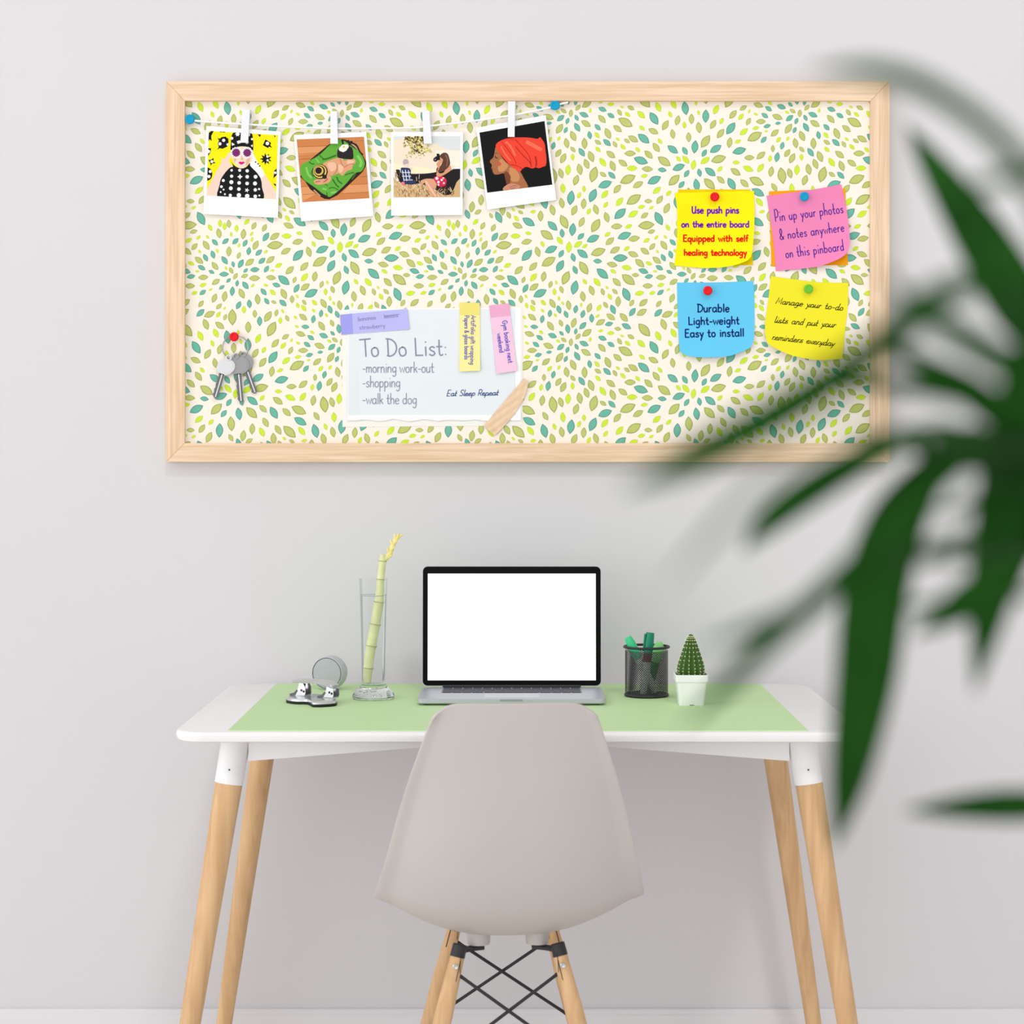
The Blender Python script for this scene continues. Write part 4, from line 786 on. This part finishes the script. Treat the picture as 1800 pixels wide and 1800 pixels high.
# ================================================================ round speaker
sd = 4.21; sc0 = P(574.3, 1183.5, sd); sr = 27.2*sd/F; ro = 0.0345
sc0.z = MZ + ro
o = thing('desk_speaker', Vector((sc0.x, sc0.y, MZ)), 'small round silver speaker standing on edge behind the hole punch', 'speaker')
m = Matrix.Translation(sc0) @ Matrix.Rotation(math.radians(-17), 4, 'Z') @ Matrix.Rotation(math.radians(90), 4, 'X')
SPK = M('speaker_shell', (200,203,206), 0.5, metal=0.2)
mb = MB(); mb.lathe([(0, -0.034), (ro-0.004, -0.034), (ro-0.0006, -0.030), (ro, -0.018), (ro-0.0005, -0.006), (sr+0.0012, -0.0006), (sr+0.0004, 0), (sr-0.0003, -0.0014), (0, -0.0014)], m, 56); mb.build('shell', SPK, o, smooth=True, angle=35)
mb = MB(); mb.lathe([(sr-0.0016, -0.0013), (sr-0.0020, -0.0003), (sr*0.6, 0.0004), (0, 0.0006)], m, 48); mb.build('grille', M('grille_grey', (172,176,180), 0.6, metal=0.2, var=0.05, scale=900), o, smooth=True, angle=60)
mb = MB(); mb.tube([m @ Vector(((sr-0.0002)*math.cos(2*math.pi*k/56), (sr-0.0002)*math.sin(2*math.pi*k/56), -0.0002)) for k in range(57)], 0.0006, 6, cap=False); mb.build('groove', M('groove_dark', (96,98,104), 0.6), o, smooth=True)
# ================================================================ hole punch
hp0 = Vector((P(548, 1232, 4.0).x, 4.0, MZ))
o = thing('hole_punch', hp0, 'silver two-hole paper punch with black rubber base at the front of the mat', 'hole punch')
def gp(u, v):
    D = F*(ZC-MZ)/(v-CY); return Vector(((u-CX)*D/F, D, MZ))
base = [gp(*p) for p in catmull([(503.5,1235.5),(507,1230),(512,1227.5),(545,1228),(584,1231),(591.3,1236),(590.5,1241),(572,1243),(551,1243.4),(545,1240.5),(538,1238.5),(520,1238.2)], 4, True)]
def ringz(k, z): c = sum(base, Vector())/len(base); return [Vector((c.x+(p.x-c.x)*k, c.y+(p.y-c.y)*k, MZ+z)) for p in base]
def loft(rs, mat, name, par):
    m_ = MB(); n = len(rs[0])
    for r in rs: m_.v.extend(tuple(p) for p in r)
    for i in range(len(rs)-1):
        for k in range(n): m_.f.append((i*n+k, i*n+(k+1) % n, (i+1)*n+(k+1) % n, (i+1)*n+k)); m_.m.append(0)
    m_.f.append(tuple(range(n))); m_.m.append(0); m_.f.append(tuple((len(rs)-1)*n+k for k in range(n))); m_.m.append(0)
    return m_.build(name, mat, par, smooth=True, angle=40)
CHR = M('punch_chrome', (206,207,208), 0.25, metal=0.75); RUB = M('rubber_black', (28,32,30), 0.6)
loft([ringz(0.99, 0), ringz(1.0, 0.001), ringz(1.0, 0.0050), ringz(0.99, 0.0055)], RUB, 'rubber_pad', o)
loft([ringz(0.985, 0.0055), ringz(0.975, 0.0085), ringz(0.93, 0.0105)], CHR, 'base_plate', o)
A0, A1 = gp(524, 1229), gp(586, 1234); ax_ = (A1-A0).normalized(); ay = Vector((0, 0, 1)).cross(ax_).normalized()
fr = Matrix(((ax_.x, ay.x, 0, 0), (ax_.y, ay.y, 0, 0), (0, 0, 1, 0), (0, 0, 0, 1)))
for s_, p in ((0, gp(531, 1232)), (1, gp(580, 1236))):
    m4 = Matrix.Translation(p) @ fr @ Matrix.Diagonal((0.85, 0.85, 1, 1))
    m_ = MB()
    for y0 in (-0.010, 0.012): m_.prism([m4 @ Vector((x, y0, z)) for x, z in ((-0.012, 0.0105), (0.014, 0.0105), (0.017, 0.016), (0.0165, 0.028), (0.010, 0.036), (-0.001, 0.036), (-0.004, 0.026), (-0.011, 0.016))], m4.to_3x3() @ Vector((0, 0.0016, 0)))
    m_.box((-0.018, -0.010, 0.0105), (0.014, 0.0136, 0.0125), mat=m4)
    hd = m_.build('punch_head', CHR, o)
    m_ = MB(); m_.lathe([(0.0038, 0.011), (0.0038, 0.030), (0.0044, 0.030), (0.0044, 0.034)], m4 @ Matrix.Translation((0.004, 0.001, 0)), 16); m_.build('punch_pin', BLACK, hd, smooth=True)
    m_ = MB(); m_.prism([m4 @ Vector((x, -0.011, z)) for x, z in ((-0.028, 0.0108), (-0.013, 0.0108), (-0.005, 0.021), (-0.008, 0.0225), (-0.015, 0.0165), (-0.028, 0.0135))], m4.to_3x3() @ Vector((0, 0.016, 0))); m_.build('lever', M('dark_steel', (92,96,96), 0.35, metal=0.6), hd)
    for z, x in ((0.022, 0.006), (0.020, 0.0125)):
        m_ = MB(); m_.lathe([(0.0022, 0), (0.0022, 0.0012), (0, 0.0012)], m4 @ Matrix.Translation((x, -0.010, z)) @ Matrix.Rotation(math.radians(90), 4, 'X'), 12); m_.build('rivet', BLACK, hd)
h0, h1 = gp(524, 1231), gp(588, 1236)
m4 = Matrix.Translation((h0+h1)/2) @ fr; Lh = (h1-h0).length/2
m_ = MB(); secs = []
for k in range(9):
    x = -Lh-0.006 + (2*Lh+0.010)*k/8; zz = 0.0345 + 0.003*math.sin(math.pi*k/8) - (0.006 if k == 8 else 0.0015 if k == 7 else 0); w = 0.016 if 0 < k < 8 else 0.012
    secs.append([m4 @ Vector((x, y, zz+z)) for y, z in ((-w, 0), (-w-0.001, 0.003), (-w+0.003, 0.0062), (0, 0.0075), (w-0.002, 0.006), (w, 0.002), (w-0.002, 0))])
loft(secs, CHR, 'handle', o)
# ================================================================ chair
xc = -0.0185; yc = 3.62
ch = thing('chair', (xc, yc, 0), 'white moulded shell chair on wooden dowel legs pushed up to the desk', 'chair')
rows = [ # centre y, z ; rim y, z, half width
 (3.377,.8360, 3.392,.8110, .1340),(3.384,.808, 3.405,.7890,.1455),(3.404,.735, 3.436,.7160,.1710),(3.424,.655, 3.472,.6460,.1920),(3.448,.575, 3.512,.5600,.2140),
 (3.483,.495, 3.548,.5090,.2285),(3.530,.436, 3.585,.4760,.2365),(3.600,.402, 3.660,.4630,.2330),(3.680,.392, 3.740,.4560,.2290),(3.780,.396, 3.820,.4420,.2220),(3.870,.404, 3.872,.4120,.2000),(3.900,.392, 3.888,.3880,.1700)]
rows = catmull(rows, 5); NS = 48; g = []
cy_, sy_ = math.cos(math.radians(3)), math.sin(math.radians(3))
def yaw(p): x, y, z = p; y -= yc; return Vector((xc + x*cy_ - y*sy_, yc + x*sy_ + y*cy_, z))
nr = len(rows)
for i, (a, b_, c, d, w) in enumerate(rows):
    row = []; tt = i/(nr-1)
    for k in range(NS+1):
        s_ = -1+2*k/NS; s_ = math.copysign(abs(s_)**0.85, s_); t = abs(s_)
        pw = 2.5 + 9.0*max(0, 1-i/7.0)
        f = t**2.5; fz = t**pw
        lip = sstep((t-0.91)/0.09)
        x = math.copysign(w*(t*0.962 + 0.038*lip), s_) if t > 0 else 0
        row.append(yaw((x, a+(c-a)*(f - 0.20*lip*(1-tt)), b_+(d-b_)*fz)))
    g.append(row)
mb = MB(); mb.grid(g)
SHELL = M('warm_white_plastic', (192,186,182), 0.42, spec=0.35)
shell = mb.build('seat_shell', SHELL, ch, smooth=True, angle=70)
so = shell.modifiers.new('thick', 'SOLIDIFY'); so.thickness = 0.0055; so.offset = -1.0
be = shell.modifiers.new('soft', 'BEVEL'); be.width = 0.0018; be.segments = 2; be.limit_method = 'ANGLE'; be.angle_limit = math.radians(50)
LEGS = {}
for sx in (-1, 1):
    for sy2, y0 in ((-1, -0.020), (1, 0.215)):
        top = Vector((sx*0.0905, yc+y0+sy2*0.0, 0.366 if sy2 < 0 else 0.362)); foot = Vector((sx*0.182, yc+y0+sy2*0.075, 0.0)); d = foot-top
        LEGS[(sx, sy2)] = lambda z, top=top, d=d: top + d*((top.z-z)/top.z)
        gl = LEGS[(sx, sy2)]
        mb = MB(); up = top - d*0.035
        mb.tube([yaw(p - Vector((xc*0, 0, 0))) for p in [Vector((p.x, p.y, p.z)) for p in (up, top, gl(0.27), gl(0.12), gl(0))]], [0.0105, 0.0125, 0.0160, 0.0150, 0.0125], 24)
        lg = mb.build('leg', BEECH, ch, origin=yaw(gl(0.2)), smooth=True)
        zs, ox = ((0.345, -sx*0.0065) if sy2 < 0 else (0.345, sx*0.0075)); mb = MB(); mb.tube([yaw(gl(zs+0.016)+Vector((ox, -0.0112, 0))), yaw(gl(zs-0.018)+Vector((ox, -0.0122, 0)))], [0.0008, 0.0008], 6); mb.build('slot', BLACK, lg)
        bp = yaw(gl(0.352) + Vector((0, -0.0145, 0))); mb = MB(); mb.lathe([(0.0052, -0.004), (0.0052, 0.0008), (0.0040, 0.0018), (0.0018, 0.0012), (0, 0.0004)], Matrix.Translation(bp) @ Matrix.Rotation(math.radians(90), 4, 'X'), 16)
        if sy2 < 0: mb.build('bolt', M('zinc_bolt', (200,200,196), 0.3, metal=0.8), lg, smooth=True)
        mt = Vector((sx*0.052, yc+y0*0.8+0.03, 0.385)); bos = Vector((mt.x, mt.y, 0.0))
        mb = MB(); mb.tube([yaw(Vector((mt.x, mt.y, 0.380))), yaw(Vector((mt.x, mt.y, 0.404)))], [0.020, 0.0215], 24); mb.build('shell_mount', SHELL, ch, smooth=True)
        mb = MB(); p0 = gl(0.345)+Vector((-sx*0.010, 0, 0)); p1 = gl(0.372)+Vector((-sx*0.006, 0, 0.002)); p2 = Vector((sx*0.070, (p1.y+mt.y)/2, 0.3775)); p3 = Vector((mt.x-sx*0.010, mt.y, 0.3770))
        path = catmull([tuple(p) for p in (p0, p1, p2, p3)], 5); hw = 0.0115
        mb.grid([[yaw(Vector(p)+Vector((0, -hw, 0))), yaw(Vector(p)+Vector((0, hw, 0)))] for p in path], 0, Vector((0, 0, -0.0055)))
        mb.tube([yaw(gl(top.z-0.001)), yaw(top - d*0.05), yaw(top - d*0.056)], [0.0134, 0.0128, 0.0118], 20)
        mb.build('bracket', BLACK, ch)
for y2 in (-1, 1):
    for sx in (-1, 1):
        a, b_ = LEGS[(sx, y2)](0.335), LEGS[(-sx, y2)](0.188)
        a = a+Vector((-sx*0.011, 0.003*sx, 0)); b_ = b_+Vector((sx*0.012, 0.003*sx, 0))
        mb = MB(); mb.tube([yaw(a), yaw(a+(b_-a)*0.05), yaw(b_-(b_-a)*0.05), yaw(b_)], [0.0034, 0.0030, 0.0030, 0.0034], 12); mb.build('cross_wire', BLACK, ch, smooth=True)
# ================================================================ palm close to the camera
px, py = 0.285, 0.80
pm = thing('potted_palm', (px, py, 0), 'dark green palm with long blurred leaves close in front of the board', 'palm')
mb = MB(); mb.lathe([(0.115, 0), (0.120, 0.004), (0.155, 0.30), (0.160, 0.33), (0.148, 0.33), (0.144, 0.30), (0.0, 0.29)], Matrix.Translation((px, py, 0)), 48); mb.build('pot', M('grey_ceramic', (176,172,166), 0.5), pm, smooth=True, angle=40)
mb = MB(); mb.lathe([(0.143, 0.291), (0.10, 0.302), (0.0, 0.306)], Matrix.Translation((px, py, 0)), 32); mb.build('soil', M('pot_soil', (52,40,30), 0.95, var=0.3, scale=60), pm)
stem = [(px, py, 0.30), (px-0.01, py, 0.6), (px-0.02, py-0.01, 0.9), (px-0.035, py-0.01, 1.1), (px-0.045, py-0.01, 1.25), (px-0.05, py-0.01, 1.34), (px-0.05, py-0.01, 1.39)]
mb = MB(); mb.tube(catmull(stem, 4), [0.016 - 0.0105*i/24 for i in range(25)], 16); mb.build('cane', M('palm_cane', (84,88,48), 0.6, var=0.15, scale=30), pm, smooth=True)
lfm, lnt, lb = principled('palm_leaf'); lb.inputs['Base Color'].default_value = lin((24,66,18)); lb.inputs['Roughness'].default_value = 0.6; lb.inputs['Specular IOR Level'].default_value = 0.08
tcn = lnt.nodes.new('ShaderNodeTexCoord'); nzn = lnt.nodes.new('ShaderNodeTexNoise'); nzn.inputs['Scale'].default_value = 18; rpn = lnt.nodes.new('ShaderNodeValToRGB')
rpn.color_ramp.elements[0].color = lin((16,58,10)); rpn.color_ramp.elements[1].color = lin((26,74,16)); rpn.color_ramp.elements[0].position = 0.35; rpn.color_ramp.elements[1].position = 0.65
lnt.links.new(tcn.outputs['Object'], nzn.inputs['Vector']); lnt.links.new(nzn.outputs['Fac'], rpn.inputs['Fac']); lnt.links.new(rpn.outputs['Color'], lb.inputs['Base Color'])
def leaf(pts, D0, D1, stemz):
    "pts: (u, v, half width) from the base to the tip"
    pts = catmull([tuple(map(float, p)) for p in pts], 6); n = len(pts); rowsL = []
    for i, (u, v, h) in enumerate(pts):
        t = i/(n-1); D = D0 + (D1-D0)*t; a, b_ = pts[max(i-1, 0)], pts[min(i+1, n-1)]
        l = math.hypot(b_[0]-a[0], b_[1]-a[1]) or 1; nx, ny = -(b_[1]-a[1])/l, (b_[0]-a[0])/l
        h = max(h*1.14, 0.6)
        rowsL.append([P(u+nx*h*s_, v+ny*h*s_, D - 0.22*abs(s_)*h*D/F) for s_ in (-1, -0.55, 0, 0.55, 1)])
    m_ = MB(); m_.grid(rowsL, 0, Vector((0, 0.0005, 0)))
    u, v, h = pts[0]; b0 = P(u, v, D0); s1 = Vector((px-0.045, py-0.01, stemz))
    m_.tube(catmull([tuple(b0), tuple((b0+s1)/2+Vector((0, 0, -0.006))), tuple(s1)], 5), [0.0016]*5+[0.0022]*6, 8)
    m_.build('leaf', lfm, pm, smooth=True, angle=180)
leaf([(1725,755,16),(1650,815,26),(1578,915,46),(1540,1040,52),(1522,1190,48),(1498,1340,34),(1482,1420,20),(1466,1492,1)], .74, .80, 1.24)
leaf([(1800,610,20),(1790,760,46),(1772,880,50),(1752,990,42),(1735,1090,28),(1713,1220,1)], .72, .76, 1.27)
leaf([(1870,660,16),(1800,545,46),(1735,435,44),(1668,332,30),(1625,268,17),(1594,218,1)], .76, .86, 1.30)
leaf([(1850,430,8),(1812,320,16),(1760,248,17),(1690,190,17),(1600,140,17),(1510,122,13),(1420,128,1)], .56, .60, 1.33)
leaf([(1870,270,5),(1800,300,12),(1735,324,10),(1650,332,1)], .56, .58, 1.33)
leaf([(1740,500,9),(1650,530,16),(1567,592,24),(1450,676,31),(1340,742,32),(1230,798,28),(1160,835,15),(1090,864,1)], .56, .57, 1.30)
leaf([(1740,770,12),(1650,760,17),(1560,784,20),(1478,828,25),(1400,878,26),(1345,922,20),(1306,970,2)], .70, .76, 1.25)
leaf([(1700,820,7),(1620,880,15),(1550,946,20),(1485,1010,20),(1420,1068,18),(1352,1128,17),(1280,1200,14),(1200,1280,1)], .62, .64, 1.24)
leaf([(1520,985,5),(1460,1038,10),(1400,1076,12),(1325,1108,12),(1230,1136,1)], .56, .58, 1.23)
leaf([(1480,745,3),(1400,798,6),(1330,860,7),(1255,935,7),(1170,1035,1)], .50, .50, 1.26)
leaf([(1880,760,12),(1790,720,22),(1690,690,22),(1600,676,18),(1530,682,12),(1440,692,1)], .62, .62, 1.28)
leaf([(1890,740,12),(1800,662,25),(1715,606,24),(1640,560,18),(1590,520,10),(1548,468,1)], .60, .60, 1.29)
leaf([(1880,830,14),(1800,760,28),(1710,690,26),(1640,648,18),(1580,618,12),(1520,596,1)], .72, .70, 1.27)
leaf([(1880,640,6),(1790,500,9),(1700,490,10),(1620,520,11),(1540,575,1)], .58, .58, 1.30)
leaf([(1900,1418,10),(1820,1416,24),(1750,1417,25),(1680,1420,18),(1630,1423,10),(1590,1425,1)], .78, .80, 1.16)
leaf([(1830,960,10),(1760,1010,24),(1700,1055,30),(1650,1088,18),(1605,1118,1)], .70, .72, 1.22)
leaf([(1830,880,8),(1760,925,13),(1690,950,13),(1630,965,10),(1580,990,1)], .64, .64, 1.24)
leaf([(1850,820,8),(1780,860,16),(1710,885,12),(1630,902,1)], .66, .66, 1.25)
leaf([(1860,800,14),(1790,790,26),(1720,800,24),(1650,806,14),(1575,770,1)], .76, .76, 1.26)
leaf([(1870,700,18),(1805,800,38),(1790,920,38),(1775,1010,24),(1765,1080,1)], .78, .82, 1.26)
leaf([(1760,1050,4),(1700,1060,8),(1640,1062,9),(1560,1075,1)], .62, .62, 1.22)
# ================================================================ light, world, camera
HORIZON, ZENITH, SIDE = 1.53, 0.63, -0.55      # a bright room: windows at eye level, brighter on the left
w = bpy.data.worlds.new('soft_daylight'); sc.world = w; w.use_nodes = True
wt = w.node_tree; bg = wt.nodes['Background']; bg.inputs['Color'].default_value = (0.985, 0.985, 1.0, 1)
tc = wt.nodes.new('ShaderNodeTexCoord'); sp3 = wt.nodes.new('ShaderNodeSeparateXYZ'); wt.links.new(tc.outputs['Generated'], sp3.inputs[0])
mz = wt.nodes.new('ShaderNodeMapRange'); mz.inputs['From Min'].default_value = 0.05; mz.inputs['From Max'].default_value = 0.95; mz.inputs['To Min'].default_value = HORIZON; mz.inputs['To Max'].default_value = ZENITH
wt.links.new(sp3.outputs['Z'], mz.inputs['Value'])
mx3 = wt.nodes.new('ShaderNodeMath'); mx3.operation = 'MULTIPLY_ADD'; mx3.inputs[1].default_value = SIDE; mx3.inputs[2].default_value = 1.0; wt.links.new(sp3.outputs['X'], mx3.inputs[0])
mm = wt.nodes.new('ShaderNodeMath'); mm.operation = 'MULTIPLY'; wt.links.new(mz.outputs[0], mm.inputs[0]); wt.links.new(mx3.outputs[0], mm.inputs[1]); wt.links.new(mm.outputs[0], bg.inputs['Strength'])
def lamp(name, kind, loc, target, energy, **kw):
    l = bpy.data.lights.new(name, kind); l.energy = energy
    for k, v in kw.items(): setattr(l, k, v)
    o = bpy.data.objects.new(name, l); C.objects.link(o); o.location = loc
    o.rotation_euler = (Vector(target)-Vector(loc)).to_track_quat('-Z', 'Y').to_euler(); return o
lamp('window_daylight', 'AREA', (-3.3, 1.6, 1.0), (0.2, 4.2, 0.7), 9, shape='RECTANGLE', size=2.0, size_y=1.8, color=(1.0, 0.99, 0.98))
lamp('skylight_sun', 'SUN', (1.5, 0, 4), (0.45, 4.38, -0.2), 0.42, angle=math.radians(6), color=(1.0, 0.98, 0.96))
cam = bpy.data.cameras.new('camera'); co = bpy.data.objects.new('camera', cam); C.objects.link(co); sc.camera = co
co.location = (0, 0, ZC); co.rotation_euler = (math.radians(90), 0, 0)
cam.sensor_width = 36; cam.lens = 72; cam.shift_x = (900-CX)/1800; cam.shift_y = (CY-900)/1800; cam.clip_start = 0.05
cam.dof.use_dof = True; cam.dof.focus_distance = 4.1; cam.dof.aperture_fstop = 5.2
sc.view_settings.view_transform = 'Standard'; sc.view_settings.look = 'None'; sc.view_settings.exposure = 0.0; sc.view_settings.gamma = 1.0
try: sc.view_settings.use_curve_mapping = False
except Exception: pass
for o in bpy.data.objects:
    if '_w' in o: del o['_w']
